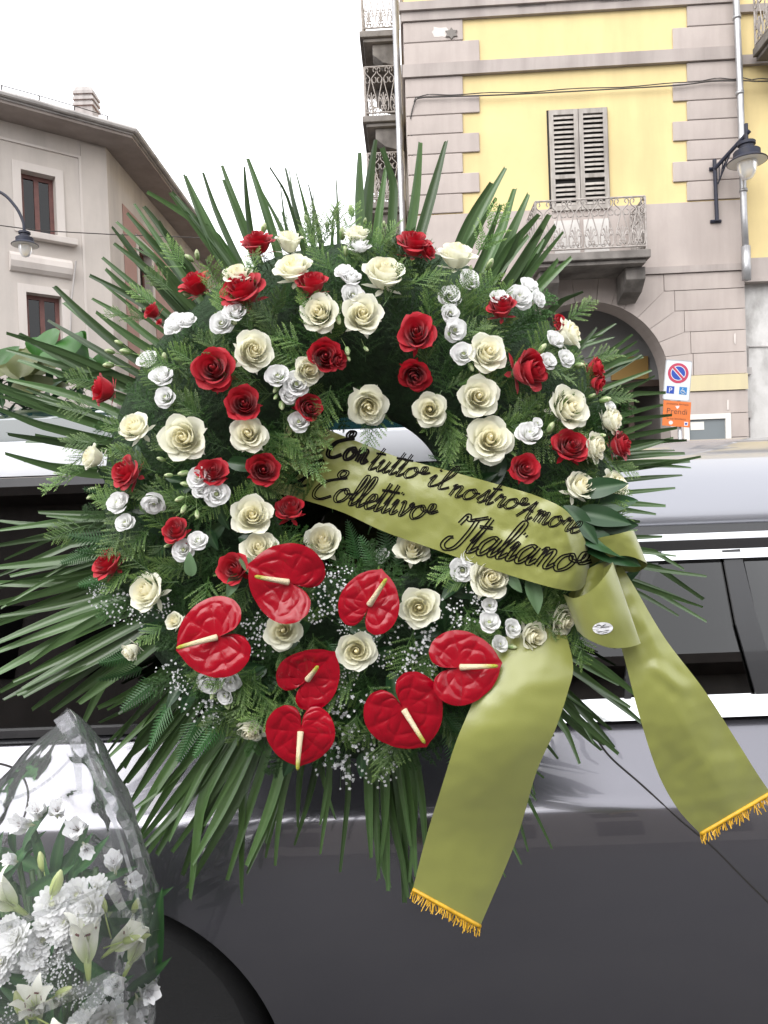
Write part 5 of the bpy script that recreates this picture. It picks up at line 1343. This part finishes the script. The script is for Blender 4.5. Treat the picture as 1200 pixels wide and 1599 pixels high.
fan([(545, 1340), (520, 1318), (500, 1288), (475, 1268), (460, 1320), (430, 1352), (415, 1340), (405, 1352)], 9, extra=.2, Y0=1.31, Y1=1.29)
fan([(355, 1375), (347, 1370), (325, 1370), (285, 1367), (265, 1360), (245, 1335), (238, 1337), (222, 1310), (205, 1297), (385, 1352), (300, 1350)], 15, extra=.4, Y0=1.30, Y1=1.27, sag=.04)
fan([(162, 1190), (168, 1160), (165, 1130), (195, 1200), (175, 1215), (200, 1260), (160, 1105), (185, 1115), (185, 1235)], 11, extra=.6, Y0=1.32, Y1=1.30)
fan([(110, 1105), (80, 1112), (50, 1108), (20, 1098), (0, 1080), (-20, 1060), (-10, 1020), (5, 1000), (130, 1092), (60, 1095), (35, 1075)], 15, extra=.45, Y0=1.32, Y1=1.26)
fan([(-30, 985), (0, 962), (-30, 950), (-40, 925), (-30, 910), (-20, 890), (10, 945)], 12, extra=.4, Y0=1.33, Y1=1.28)
fan([(0, 868), (-20, 855), (-10, 812), (0, 828), (60, 800), (40, 842)], 10, extra=.4)
fan([(8, 708), (12, 678), (-20, 642), (0, 618), (-40, 605), (-30, 590), (10, 592), (28, 562), (40, 690)], 13, extra=.35, sag=.05)
fan([(10, 520), (28, 518), (10, 546), (85, 447), (100, 472), (75, 500), (35, 527)], 12, extra=.3, sag=.06)
fan([(140, 430), (150, 452), (165, 420), (178, 380), (160, 402), (175, 354), (182, 346), (190, 332), (210, 318), (225, 322), (150, 487), (190, 366)], 11, extra=.4, sag=.04)
# ================================================================== green satin ribbon
random.seed(21)
MT['satin'] = mat('green_satin', (0.212, 0.226, 0.052), 0.33, spec=.7, sheen=.2, col2=(0.20, 0.213, 0.048), ns=14, bump=.06, bs=500, rvar=.03)
MT['gold'] = mat('gold_fringe', (0.62, 0.36, 0.02), 0.45, col2=(0.45, 0.25, 0.012), ns=80)
MT['ink'] = mat('black_lettering', (0.006, 0.005, 0.004), 0.8, spec=.1)
MT['label'] = mat('oval_sticker', (0.68, 0.68, 0.70), 0.4)
rbc = P(880, 930, 1.14)
rb = thing('ribbon', (rbc.x, rbc.y, rbc.z - .5), 'olive green satin funeral ribbon with black script lettering, bow and two fringed tails', 'ribbon')
def strip3(rows, n, m, bulge=0.0, wrinkle=.003, wscale=9.0, seed=0, creases=()):
    """rows of ((px, py, Y), (px, py, Y)): both edges of a ribbon; gives an n x m grid of points and their pixels"""
    fl = [tuple(a) + tuple(b) for a, b in rows]; cs = crom(fl, n); pts = []; pix = []
    for i, c in enumerate(cs):
        rp = []; rx = []
        for j in range(m):
            v = j / (m - 1)
            px, py, Y = [c[k] * (1 - v) + c[k + 3] * v for k in range(3)]
            Y -= bulge * 4 * v * (1 - v)
            Y += wrinkle * noise.noise(Vector((px / 100 * wscale * .25 + seed, py / 100 * wscale * .25, 0))) + .35 * wrinkle * noise.noise(Vector((px / 100 * wscale, py / 100 * wscale, seed)))
            for (qx, qy, ang, ln, amp, wd) in creases:
                dx, dy = px - qx, py - qy; al = dx * math.cos(ang) + dy * math.sin(ang); ac = -dx * math.sin(ang) + dy * math.cos(ang)
                if abs(al) < ln: Y -= amp * math.cos(al / ln * math.pi / 2) * max(0, 1 - abs(ac) / wd)
            rp.append(P(px, py, Y)); rx.append((px, py, Y))
        pts.append(rp); pix.append(rx)
    return pts, pix
def band(name, rows, n, m, **k):
    pts, pix = strip3(rows, n, m, **k)
    b = MB(); b.grid(pts)
    # the reverse of the cloth, half a millimetre behind, so that the hems stay crisp
    back = []
    for i, r in enumerate(pts):
        q = []
        for j, p in enumerate(r):
            a_ = pts[min(i + 1, n - 1)][j] - pts[max(i - 1, 0)][j]; c_ = r[min(j + 1, m - 1)] - r[max(j - 1, 0)]
            nn = a_.cross(c_).normalized(); nn = nn if nn.y > 0 else nn
            q.append(p + nn * .0005)
        back.append(q)
    b.grid([r[::-1] for r in back]); o = b.build(name, MT['satin'], rb, True)
    return o, pts, pix
B3 = lambda a, b, Y, Y2=None: ((a[0], a[1], Y), (b[0], b[1], Y if Y2 is None else Y2))
main, mp, mpx = band('band', [B3((455, 640), (420, 768), 1.245), B3((505, 667), (465, 778), 1.225), B3((560, 690), (535, 800), 1.20), B3((620, 713), (600, 830), 1.175), B3((700, 735), (688, 861), 1.145), B3((780, 757), (765, 888), 1.12), B3((840, 775), (828, 908), 1.10), B3((885, 798), (874, 920), 1.093), B3((911, 838), (903, 922), 1.11), B3((922, 868), (918, 908), 1.145)],
    150, 26, bulge=.003, wrinkle=.004, seed=3, creases=((805, 850, rad(20), 120, .004, 18), (890, 850, rad(75), 60, .005, 14), (640, 770, rad(15), 80, .003, 25)))
tail1, t1, t1x = band('tail', [B3((765, 1000), (880, 975), 1.16), B3((752, 1060), (895, 1038), 1.125), B3((735, 1105), (887, 1080), 1.11), B3((712, 1160), (868, 1137), 1.105), B3((688, 1235), (838, 1205), 1.12), B3((665, 1310), (805, 1315), 1.15), B3((645, 1388), (750, 1446), 1.17)],
    90, 22, bulge=.012, wrinkle=.004, wscale=4, seed=8, creases=((800, 1180, rad(65), 160, .006, 60),))
tail2, t2, t2x = band('tail', [B3((930, 890), (972, 886), 1.165), B3((950, 950), (990, 915), 1.15), B3((972, 1016), (1038, 996), 1.13), B3((998, 1115), (1100, 1078), 1.12), B3((1027, 1205), (1150, 1156), 1.13), B3((1058, 1262), (1180, 1204), 1.14), B3((1094, 1302), (1203, 1238), 1.15)],
    100, 22, bulge=.008, wrinkle=.005, wscale=5, seed=5, creases=((1042, 1058, rad(40), 40, .006, 16), (1010, 980, rad(65), 80, .004, 16), (1085, 1160, rad(60), 150, .010, 45)))
R3 = lambda a, b, Ya, Yb: ((a[0], a[1], Ya), (b[0], b[1], Yb))
bow1, b1p, b1x = band('bow_loop', [R3((880, 928), (902, 985), 1.125, 1.125), R3((898, 934), (918, 998), 1.09, 1.092), R3((925, 921), (950, 1011), 1.066, 1.07), R3((947, 897), (980, 1011), 1.068, 1.073), R3((957, 879), (1000, 1005), 1.09, 1.09), R3((953, 881), (994, 1002), 1.118, 1.12), R3((935, 893), (970, 996), 1.140, 1.14), R3((910, 912), (930, 985), 1.148, 1.15), R3((888, 927), (905, 980), 1.14, 1.14)], 70, 14, bulge=.004, wrinkle=.003, seed=2)
band('bow_loop', [R3((905, 858), (920, 885), 1.165, 1.165), R3((930, 842), (945, 872), 1.13, 1.13), R3((960, 835), (978, 868), 1.115, 1.12), R3((984, 829), (1004, 876), 1.12, 1.12), R3((990, 831), (1011, 883), 1.14, 1.145), R3((975, 848), (993, 893), 1.165, 1.17), R3((945, 858), (960, 890), 1.18, 1.18)], 60, 12, wrinkle=.003, seed=6)
band('bow_knot', [R3((905, 900), (888, 935), 1.15, 1.15), R3((925, 885), (905, 935), 1.135, 1.13), R3((950, 875), (935, 935), 1.135, 1.13), R3((965, 872), (955, 930), 1.16, 1.155)], 30, 10, wrinkle=.006, seed=9)
# fringes
def fringe(edge, down, root):
    b = MB(); n = len(edge)
    hd = MB(); hd.tube([p + Vector((0, -.001, 0)) for p in edge], .0035, 6); br = hd.build('fringe_braid', MT['gold'], root, True)
    m_ = 80
    for k in range(m_):
        t = k / (m_ - 1) * (n - 1); i = min(int(t), n - 2); p = edge[i].lerp(edge[i + 1], t - i)
        L_ = random.uniform(.010, .018); q = down * L_ + Vector((random.gauss(0, .004), random.gauss(-.002, .003), random.gauss(0, .002)))
        b.tube([p, p + q * .5 + Vector((random.gauss(0, .0012), 0, 0)), p + q], [.0010, .0008, .0008], 4)
    o = b.build('fringe', MT['gold'], root); o['kind'] = 'stuff'
fringe(t1[-1], (RGT * -.25 - UPV).normalized(), tail1)
fringe(t2[-1], (RGT * .25 - UPV).normalized(), tail2)
# oval sticker on the bow
flat = np.array([q for r in b1x[:36] for q in r]); 
def depth_on(px, py, arr):
    d = (arr[:, 0] - px) ** 2 + (arr[:, 1] - py) ** 2
    i = np.argpartition(d, 4)[:4]; w_ = 1 / (d[i] + 1e-3)
    return float((arr[i, 2] * w_).sum() / w_.sum())
b = MB(); e = []
for i in range(32):
    a = 2 * math.pi * i / 32; px = 941.5 + 16 * math.cos(a) * math.cos(.08) + 9 * math.sin(a) * .1; py = 981 + 9.3 * math.sin(a) - 16 * math.cos(a) * .07
    e.append(P(px, py, depth_on(px, py, flat) - .0016))
c_ = P(941.5, 981, depth_on(941.5, 981, flat) - .0016); b.add([c_] + e, [(0, (i + 1) % 32 + 1, i + 1) for i in range(32)])
stk = b.build('sticker', MT['label'], bow1)
b = MB()
for pts in ([(930, 978), (936, 976), (940, 978), (946, 975)], [(938, 980), (944, 979), (952, 979)], [(931, 985), (940, 986), (951, 984)], [(934, 988), (942, 988.5), (949, 987)]):
    b.tube([P(x, y, depth_on(x, y, flat) - .002) for x, y in pts], .0004, 4)
b.build('sticker_print', MT['ink'], stk)

# lettering: hollow script drawn with a pen outline, laid on the band
G = {
 'C': ([[(1.28, 1.72), (.98, 1.6), (.74, 1.8), (.82, 2.12), (1.1, 2.12), (1.12, 1.85), (.9, 1.62)], [(1.2, 1.66), (.8, 1.5), (.25, 1.15), (.0, .55), (.1, .05), (.5, -.06), (1.0, .3)]], 1.18),
 'I': ([[(.0, 1.35), (.12, 1.9), (.3, 1.65), (.62, 1.78), (.98, 1.98)], [(.62, 1.78), (.62, .9), (.5, .1), (.18, -.12), (-.08, .12), (-.02, .5), (.15, .6)]], 1.0),
 'A': ([[(-.1, .05), (.3, .9), (.58, 1.6)], [(.58, 1.6), (.56, .3), (.66, 0), (.9, .3)], [(.05, .62), (.35, .8), (.75, .72)]], 1.0),
 'o': ([[(.38, .98), (.1, .75), (.04, .3), (.25, 0), (.55, .2), (.66, .65), (.42, .98), (.5, .7), (.88, .72)]], .88),
 'O': ([[(.38, .98), (.1, .75), (.04, .3), (.25, 0), (.55, .2), (.66, .65), (.42, .98), (.5, .72), (.85, .66), (1.05, .9), (1.0, 1.2), (.82, 1.15), (.85, .75), (1.05, .6), (1.35, .85)]], 1.35),
 'n': ([[(0, .8), (.14, 1.0), (.13, 0)], [(.13, .55), (.36, .98), (.52, .85), (.5, .15), (.62, 0), (.85, .3)]], .86),
 'm': ([[(0, .8), (.14, 1.0), (.13, 0)], [(.13, .55), (.34, .98), (.46, .85), (.45, 0)], [(.45, .55), (.66, .98), (.78, .85), (.77, .15), (.88, 0), (1.1, .3)]], 1.1),
 'u': ([[(0, .6), (.12, 1.0), (.1, .2), (.25, 0), (.46, .35), (.52, 1.0)], [(.52, 1.0), (.5, .15), (.62, 0), (.82, .3)]], .82),
 'i': ([[(0, .55), (.13, 1.0), (.11, .15), (.22, 0), (.42, .32)], [(.15, 1.42), (.19, 1.55)]], .42),
 't': ([[(0, .5), (.13, 1.3), (.16, 1.95), (.10, .2), (.22, 0), (.44, .32)], [(-.12, 1.42), (.45, 1.48)]], .44),
 'l': ([[(0, .32), (.28, 1.3), (.32, 2.0), (.18, 2.12), (.1, 1.5), (.1, .2), (.22, 0), (.46, .32)]], .44),
 's': ([[(0, .2), (.22, .75), (.36, 1.2), (.40, .75), (.44, .3), (.3, .0), (.1, .08)], [(.42, .15), (.62, .34)]], .6),
 'r': ([[(0, .4), (.16, 1.08), (.22, .85), (.44, .9), (.4, .2), (.52, 0), (.7, .3)]], .68),
 'e': ([[(0, .32), (.38, .62), (.36, .98), (.16, .95), (.06, .4), (.2, .0), (.44, .08), (.62, .34)]], .6),
 'v': ([[(0, .8), (.12, 1.0), (.2, .5), (.26, 0), (.5, .45), (.6, 1.0), (.52, .8), (.82, .78)]], .74),
 'a': ([[(.6, .88), (.32, 1.0), (.06, .6), (.1, .1), (.3, .0), (.58, .6), (.62, 1.0), (.58, .2), (.7, 0), (.9, .32)]], .88),
}
bflat = np.array([q for r in mpx for q in r])
def word(txt, p0, p1, up, wd, pen, name):
    adv = sum(G[c][1] for c in txt); ux = ((p1[0] - p0[0]) / adv, (p1[1] - p0[1]) / adv); x0 = 0; b = MB()
    for c in txt:
        st, ad = G[c]
        for s_ in st:
            n = max(6, int(9 * len(s_))); cv = crom(s_, n)
            q = np.array([(p0[0] + (x0 + x) * ux[0] + y * up[0], p0[1] + (x0 + x) * ux[1] + y * up[1]) for x, y in cv])
            tg = np.gradient(q, axis=0); ln = np.hypot(tg[:, 0], tg[:, 1]) + 1e-6; nr = np.stack([-tg[:, 1] / ln, tg[:, 0] / ln], 1)
            # pen swells on the down strokes
            sw = .45 + .55 * np.clip(np.abs(tg[:, 1]) / ln, 0, 1)
            lines = [(q + nr * (wd / 2 * sw)[:, None], pen), (q - nr * (wd / 2 * sw)[:, None], pen)] if wd > pen * 1.2 else [(q, pen)]
            for li, (qq, pn) in enumerate(lines):
                row = []
                for k in range(n):
                    l_ = []
                    for sg in (-.5, 0, .5):
                        x, y = qq[k] + nr[k] * pn * sg; dY = depth_on(x, y, bflat) - .0008 - .0001 * li
                        l_.append(P(x, y, dY))
                    row.append(l_)
                b.grid(row)
        x0 += ad
    return b.build(name, MT['ink'], main)
word('Con', (510, 711), (572, 724), (10, -19), 4.2, 3.4, 'lettering')
word('tuttO', (574, 732), (662, 752), (12, -16.5), 3.1, 1.7, 'lettering')
word('il', (665, 757), (697, 766), (12, -16), 3.2, 1.7, 'lettering')
word('nostrO', (699, 773), (818, 800), (11.5, -16), 3.2, 1.7, 'lettering')
word('Amore', (808, 807), (902, 834), (12, -17), 3.2, 1.7, 'lettering')
word('il', (449, 752), (478, 762), (15, -19), 3.2, 2.1, 'lettering')
word('CollettivO', (487, 775), (674, 816), (12.5, -21), 4.0, 2.0, 'lettering')
word('ItalianO', (692, 853), (908, 898), (19, -26), 6.1, 2.4, 'lettering')

# ================================================================== bouquet in cellophane
random.seed(33)
MT['lily'] = mat('lily_white', (0.88, 0.88, 0.80), 0.45, pig=(0.42, 0.52, 0.16), transl=.2)
MT['mum'] = mat('chrysanthemum_white', (0.82, 0.82, 0.83), 0.6, pig=(0.60, 0.63, 0.40), transl=.35, rand=.04)
MT['streak'] = mat('dark_streak', (0.10, 0.03, 0.03), .6)
MT['lilybud'] = mat('lily_bud', (0.36, 0.44, 0.13), 0.45, pig=(0.58, 0.60, 0.36), rand=.15)
MT['bleaf'] = mat('bouquet_leaf', (0.03, 0.105, 0.03), 0.45, pig=(0.07, 0.17, 0.05), rand=.35, transl=.2)
MT['film'] = glassmat('cellophane', (0.975, 0.978, 0.98), .04, haze=.035, ior=1.26)
MT['pleat'] = glassmat('cellophane_pleat', (0.93, 0.935, 0.945), .05, haze=.10, ior=1.45)
bq0 = P(60, 1500, 1.06)
bq = thing('bouquet', (bq0.x, bq0.y, 0), 'bouquet of white lilies and chrysanthemums wrapped in clear crinkled cellophane', 'bouquet')
def pet6(L_, Wd, open_a, curl, n=10, c=7, ph=0.0, fold=.15):
    """one lily-like petal: grows from the throat along +Z, opens by open_a, tip curls back"""
    rows = []; a = 0; p = Vector((0.04, 0, 0)); st = L_ / n
    for i in range(n + 1):
        t = i / n; a = open_a * (t ** 1.1) + curl * max(0, t - .55) ** 2 * 4
        w_ = Wd * math.sin(math.pi * min(1, .10 + .88 * t ** .85)) ** .9
        dx, dz = math.sin(a), math.cos(a)
        rows.append([Vector((p.x - dz * fold * u * u * -w_ , u * w_ / 2, p.z + dx * fold * u * u * w_)) for u in [2 * j / (c - 1) - 1 for j in range(c)]])
        p = p + Vector((dx * st, 0, dz * st))
    R = Matrix.Rotation(ph, 3, 'Z'); return [[R @ q for q in r] for r in rows]
def make_lily(seed, op):
    rs = random.Random(seed); inner = MB(); outs = []
    inner.lathe([(.02, -.5), (.05, -.3), (.07, -.05), (.05, .1)], None, 8, pig=[1, 1, .9, .6])
    for k in range(6):
        a = k * 1.047; inner.tube([(0, 0, 0), (.06 * math.cos(a), .06 * math.sin(a), .35), (.16 * math.cos(a), .16 * math.sin(a), .62)], .008, 4, pig=.7)
        inner.box((.17 * math.cos(a), .17 * math.sin(a), .63), (.03, .10, .022), Matrix.Rotation(a, 3, 'Z'), mi=1)
    inner.tube([(0, 0, 0), (0.01, 0, .5), (.02, .01, .74)], .011, 5, pig=.8)
    for k in range(6):
        b = MB(); b.grid(pet6(1.05, .46 if k % 2 else .34, op * rs.uniform(.85, 1.15), rs.uniform(.6, 1.2), ph=k * 1.047 + rs.uniform(-.1, .1)), pig=[max(0, .95 - i / 10 * 1.7) if c in (2, 3, 4) else max(0, .8 - i / 10 * 2) for i in range(11) for c in range(7)]); outs.append(b)
    return inner.mesh('lily', [MT['lily'], MT['wood']]), [x.mesh('petal', MT['lily']) for x in outs]
V_lily = [make_lily(1, 1.15), make_lily(2, .55), make_lily(3, .9)]
def make_alst(seed):
    rs = random.Random(seed); inner = MB(); outs = []
    inner.lathe([(.02, -.4), (.06, -.2), (.08, 0), (.04, .1)], None, 8, pig=[1, 1, .8, .5])
    for k in range(5):
        a = k * 1.2566 + .4; inner.tube([(0, 0, 0), (.12 * math.cos(a), .12 * math.sin(a), .5)], .012, 4, mi=1)
    for k in range(6):
        b = MB(); g_ = pet6(1.0, .74 if k % 2 == 0 else .50, rs.uniform(.7, .95), rs.uniform(.1, .5), ph=k * 1.047, fold=.1); b.grid(g_, pig=[max(0, .6 - i / 10 * 1.6) for i in range(11) for c in range(7)])
        if k % 2:
            for q in range(4):
                i = rs.randint(4, 7); c = rs.randint(1, 4); p, p2 = g_[i][c], g_[i + 1][c]
                n_ = (g_[i][c + 1] - p).cross(p2 - p).normalized() * .012; sd_ = (g_[i][c + 1] - p).normalized() * .016
                for sg in (1, -1): b.add([p + n_ * sg, p + n_ * sg + sd_, p2 + n_ * sg + sd_ * .3, p2 + n_ * sg], [(0, 1, 2, 3)], mi=1)
        outs.append(b)
    return inner.mesh('alstroemeria', [MT['mum'], MT['streak']]), [x.mesh('petal', [MT['mum'], MT['streak']]) for x in outs]
V_al = [make_alst(s) for s in (4, 5, 6)]
def make_mum(seed):
    rs = random.Random(seed); b = MB()
    b.lathe([(.02, -.5), (.12, -.25), (.3, -.12), (.2, .12), (.02, .2)], None, 10, pig=[1, 1, 1, .9, .8])
    for ringk, (cnt, el, L_) in enumerate(((15, .12, 1.0), (15, .3, .95), (13, .55, .82), (11, .85, .66), (8, 1.15, .5))):
        for k in range(cnt):
            a = 2 * math.pi * (k + .5 * (ringk % 2)) / cnt + rs.uniform(-.1, .1); e = el + rs.uniform(-.12, .12); L2 = L_ * rs.uniform(.88, 1.1)
            d = Vector((math.cos(a) * math.cos(e), math.sin(a) * math.cos(e), math.sin(e))); s_ = Vector((-math.sin(a), math.cos(a), 0)); u_ = d.cross(s_) * -1
            rows = []
            for i in range(4):
                t = (.12, .5, .85, 1.0)[i]; w_ = (.07, .14, .15, .06)[i]; c_ = d * L2 * t + u_ * (.06 * math.sin(t * 3.1))
                rows.append([c_ - s_ * w_ + u_ * .03, c_, c_ + s_ * w_ + u_ * .03])
            b.grid(rows, pig=[max(0, .45 - .6 * t) for t in (0, .5, .85, 1) for _ in range(3)])
    return b.mesh('chrysanthemum', MT['mum'])
V_mum = [make_mum(s) for s in (7, 8, 9)]
def put(vars_, name, px, py, r, face, Y):
    n = Vector(face).normalized(); s = r * PXM(Y); M_ = frame(P(px, py, Y), n, random.random() * 6, s)
    v = random.choice(vars_) if isinstance(vars_, list) else vars_
    if isinstance(v, tuple):
        root = obj(name, v[0], bq, M_)
        for o_ in v[1]: obj('petal', o_, root, M_)
    else: root = obj(name, v, bq, M_)
    return root
put(V_lily[0], 'lily', 22, 1415, 78, (-.45, -.45, .75), 1.06)
put(V_lily[1], 'lily', 137, 1500, 88, (.05, -.15, 1), 1.03)
put(V_lily[1], 'lily', 178, 1480, 62, (.75, -.2, .65), 1.07)
put(V_lily[1], 'lily', 205, 1500, 70, (.45, .1, .9), 1.08)
put(V_lily[2], 'lily', 60, 1585, 70, (.1, -.5, .8), 1.02)
put(V_lily[2], 'lily', 110, 1625, 80, (.1, -.8, .5), 1.0)
put(V_lily[0], 'lily', -40, 1560, 80, (-.3, -.8, .5), 1.04)
for px, py, r, f in ((45, 1288, 30, (-.3, -.8, .4)), (62, 1275, 28, (.1, -.6, .8)), (90, 1272, 27, (.3, -.6, .7)), (125, 1298, 33, (.1, -.8, .5)), (132, 1320, 24, (.5, -.8, -.1)), (180, 1358, 30, (.1, -.5, .9)), (200, 1378, 27, (.6, -.6, .4)), (185, 1540, 34, (.1, -.7, .5)), (222, 1542, 32, (.7, -.7, .1)), (215, 1560, 24, (.5, -.7, -.3)), (25, 1345, 20, (-.3, -.7, .5))):
    put(V_al, 'alstroemeria', px, py, r * 1.25, f, 1.06 + random.uniform(-.01, .02))
for px, py, r in ((82, 1412, 28), (103, 1440, 25), (122, 1398, 27), (142, 1415, 28), (75, 1438, 24), (115, 1428, 25), (135, 1440, 23), (25, 1466, 27), (5, 1478, 24), (68, 1468, 26), (90, 1478, 26), (55, 1490, 24), (3, 1502, 24), (38, 1515, 24), (58, 1512, 20), (95, 1455, 22), (0, 1522, 18), (172, 1592, 30), (200, 1600, 26), (130, 1605, 26), (150, 1388, 22), (15, 1450, 20), (205, 1640, 30), (90, 1650, 30), (20, 1640, 30), (150, 1660, 28)):
    put(V_mum, 'chrysanthemum', px, py, r * 1.05, (random.uniform(-.4, .4), -.75, random.uniform(.1, .8)), 1.045 + random.uniform(-.02, .02))
LB = MB(); LB.lathe([(.04, -1), (.24, -.85), (.34, -.35), (.32, .2), (.2, .7), (.07, .98), (.01, 1.0)], None, 12, pig=[0, 0, .1, .2, .4, .6, .8]); LB.tube([(0, 0, -1), (.05, 0, -2.2), (.2, 0, -3.5)], .07, 6, pig=0)
for k in range(3): LB.tube([(.30 * math.cos(k * 2.1), .30 * math.sin(k * 2.1), -.8), (.36 * math.cos(k * 2.1), .36 * math.sin(k * 2.1), -.3), (.31 * math.cos(k * 2.1), .31 * math.sin(k * 2.1), .3), (.08 * math.cos(k * 2.1), .08 * math.sin(k * 2.1), .95)], .03, 5, pig=.5)
LBm = LB.mesh('lily_bud', MT['lilybud'])
for px, py, h, ang, Y in ((89, 1378, 25, 68, 1.03), (161, 1412, 18, 95, 1.05), (212, 1414, 15, 70, 1.06), (206, 1466, 17, 25, 1.05), (32, 1568, 26, 100, 1.0), (100, 1548, 18, 35, 1.02), (243, 1500, 13, 80, 1.08), (40, 1580, 20, 140, 1.0), (66, 1345, 18, 95, 1.07), (225, 1462, 13, 20, 1.07)):
    d = RGT * math.cos(rad(ang)) + UPV * math.sin(rad(ang)) + Vector((0, -.25, 0)); obj('lily_bud', LBm, bq, frame(P(px, py, Y), d, 0, h * PXM(Y)))
for px, py, r in ((92, 1510, 22), (105, 1530, 24), (115, 1550, 22), (85, 1535, 20), (135, 1555, 22), (15, 1572, 22), (70, 1520, 20), (150, 1570, 18), (100, 1500, 16), (-5, 1590, 20), (165, 1575, 16), (60, 1550, 18)):
    o = obj('babys_breath', random.choice(GY), bq, frame(P(px, py, 1.03), (random.uniform(-.2, .2), -.8, .4), random.random() * 6, r * PXM(1.03) * 1.1)); o['kind'] = 'stuff'
LV = []
for s in range(4):
    random.seed(s + 60); b = MB(); b.grid(blade(1.0, .20, .25, .2, n=10, c=5), pig=[.8 if j == 2 else .1 for _ in range(11) for j in range(5)]); LV.append(b.mesh('leaf', MT['bleaf']))
random.seed(44)
for k in range(110):
    px, py = random.uniform(-60, 225), random.uniform(1325, 1700)
    if px > 150 + (py - 1325) * .45: continue
    d = RGT * random.uniform(-.8, .8) + UPV * random.uniform(.2, 1) + Vector((0, -random.uniform(0, .5), 0))
    obj('leaf', random.choice(LV), bq, along(P(px, py, 1.09 + random.uniform(-.02, .06)), d, (random.uniform(-.3, .3), -1, .3), random.uniform(70, 130) * PXM(1.08), random.uniform(-.6, .6)))
for px, py, ang, L_ in ((95, 1340, 60, 90), (85, 1345, 80, 95), (115, 1335, 45, 80), (70, 1330, 100, 80), (110, 1350, 70, 70), (5, 1350, 60, 90), (-10, 1340, 40, 80), (240, 1500, 85, 140), (235, 1430, 95, 80), (150, 1350, 30, 70), (100, 1365, 20, 80)):
    d = RGT * math.cos(rad(ang)) + UPV * math.sin(rad(ang)) + Vector((0, -.2, 0)); obj('leaf', random.choice(LV), bq, along(P(px, py + 30, 1.08), d, (0, -1, .2), L_ * PXM(1.08), random.uniform(-.5, .5)))
for k in range(14):
    px = random.uniform(-20, 150); b = MB(); top = P(px, random.uniform(1330, 1420), 1.09); b.tube([top, top.lerp(Vector((bq0.x, bq0.y + .04, .45)), .5) + Vector((0, .02, 0)), Vector((bq0.x + random.uniform(-.03, .03), bq0.y + .04 + random.uniform(-.03, .03), .12))], .004, 6)
    b.build('stem', MT['stem'], bq, True)
# the film: a crumpled cone with sharp facets, gathered to a tip
random.seed(52)
outl = [(1108, 108, 3), (1130, 112, 22), (1165, 102, 58), (1200, 92, 82), (1240, 82, 112), (1290, 72, 140), (1340, 66, 160), (1385, 63, 178), (1430, 61, 190), (1480, 60, 194), (1530, 60, 190), (1580, 60, 184), (1640, 60, 178), (1720, 60, 165), (1820, 60, 140), (1950, 60, 105), (2080, 60, 75), (2200, 60, 85), (2330, 60, 100)]
rows = []; n = 120
for k, c in enumerate(crom(outl, 130)):
    py, cx, hw = c; row = []
    s_ = PXM(1.06); c0_ = P(cx, py, 1.075)
    for j in range(n):
        a = 2 * math.pi * j / n
        q = Vector((2.2 * math.cos(a), 2.2 * math.sin(a), py / 95.0))
        # crumples: sharp ridges where folded noise changes sign, plus pleats running up to the tip
        f = abs(noise.noise(q)) * .11 + abs(noise.noise(q * 2.3 + Vector((5, 3, 1)))) * .05 + abs(noise.noise(Vector((7 * a / 6.28 * 2, py / 600.0, 4)))) * .10 * max(.2, 1 - (py - 1108) / 400)
        jit = 1.03 - f * min(1, hw / 50)
        rx, ry = hw * s_ * jit, min(.115, hw * s_ * .72) * jit
        row.append(c0_ + Vector((rx * math.cos(a), -ry * math.sin(a), 0)))
    rows.append(row)
b = MB(); b.grid(rows, closed=True); film = b.build('cellophane_wrap', MT['film'], bq, True)
# folded flaps and pleats of the film
def flap(pts, w0, w1, Y, name='cellophane_fold'):
    q = crom(pts, 16); rows = []
    for i, p in enumerate(q):
        t = i / 15; a = q[min(i + 1, 15)] - q[max(i - 1, 0)]; l_ = math.hypot(*a) + 1e-6; nx, ny = -a[1] / l_, a[0] / l_; w_ = w0 + (w1 - w0) * t
        rows.append([P(p[0] + nx * w_ * u, p[1] + ny * w_ * u, Y + .035 * u * w_ / 14 + .004 * math.sin(i * 1.7 + w0)) for u in (-.5, -.17, .17, .5)])
    m = MB(); m.grid(rows); return m.build(name, MT['pleat'], bq)
flap([(95, 1118), (115, 1150), (140, 1180), (165, 1230), (200, 1290), (215, 1340)], 26, 14, .945)
flap([(95, 1115), (112, 1135), (120, 1180), (125, 1240)], 30, 8, .95)
flap([(130, 1165), (160, 1240), (185, 1300), (215, 1400), (225, 1450)], 8, 5, .94)
flap([(-10, 1255), (40, 1240), (80, 1215), (115, 1180)], 6, 4, .95)
flap([(-10, 1455), (60, 1428), (120, 1405), (172, 1380)], 14, 3, .93); flap([(172, 1380), (200, 1388), (232, 1400)], 2, 6, .93)
flap([(120, 1430), (180, 1428), (232, 1426)], 4, 16, .93); flap([(172, 1380), (190, 1415), (205, 1430), (232, 1440)], 20, 6, .928)
flap([(-5, 1600), (60, 1577), (120, 1550), (175, 1526)], 12, 22, .92); flap([(175, 1520), (185, 1550), (190, 1610)], 20, 10, .925); flap([(175, 1530), (205, 1505), (248, 1475)], 5, 7, .93)
flap([(180, 1525), (150, 1560), (110, 1610)], 14, 26, .925);
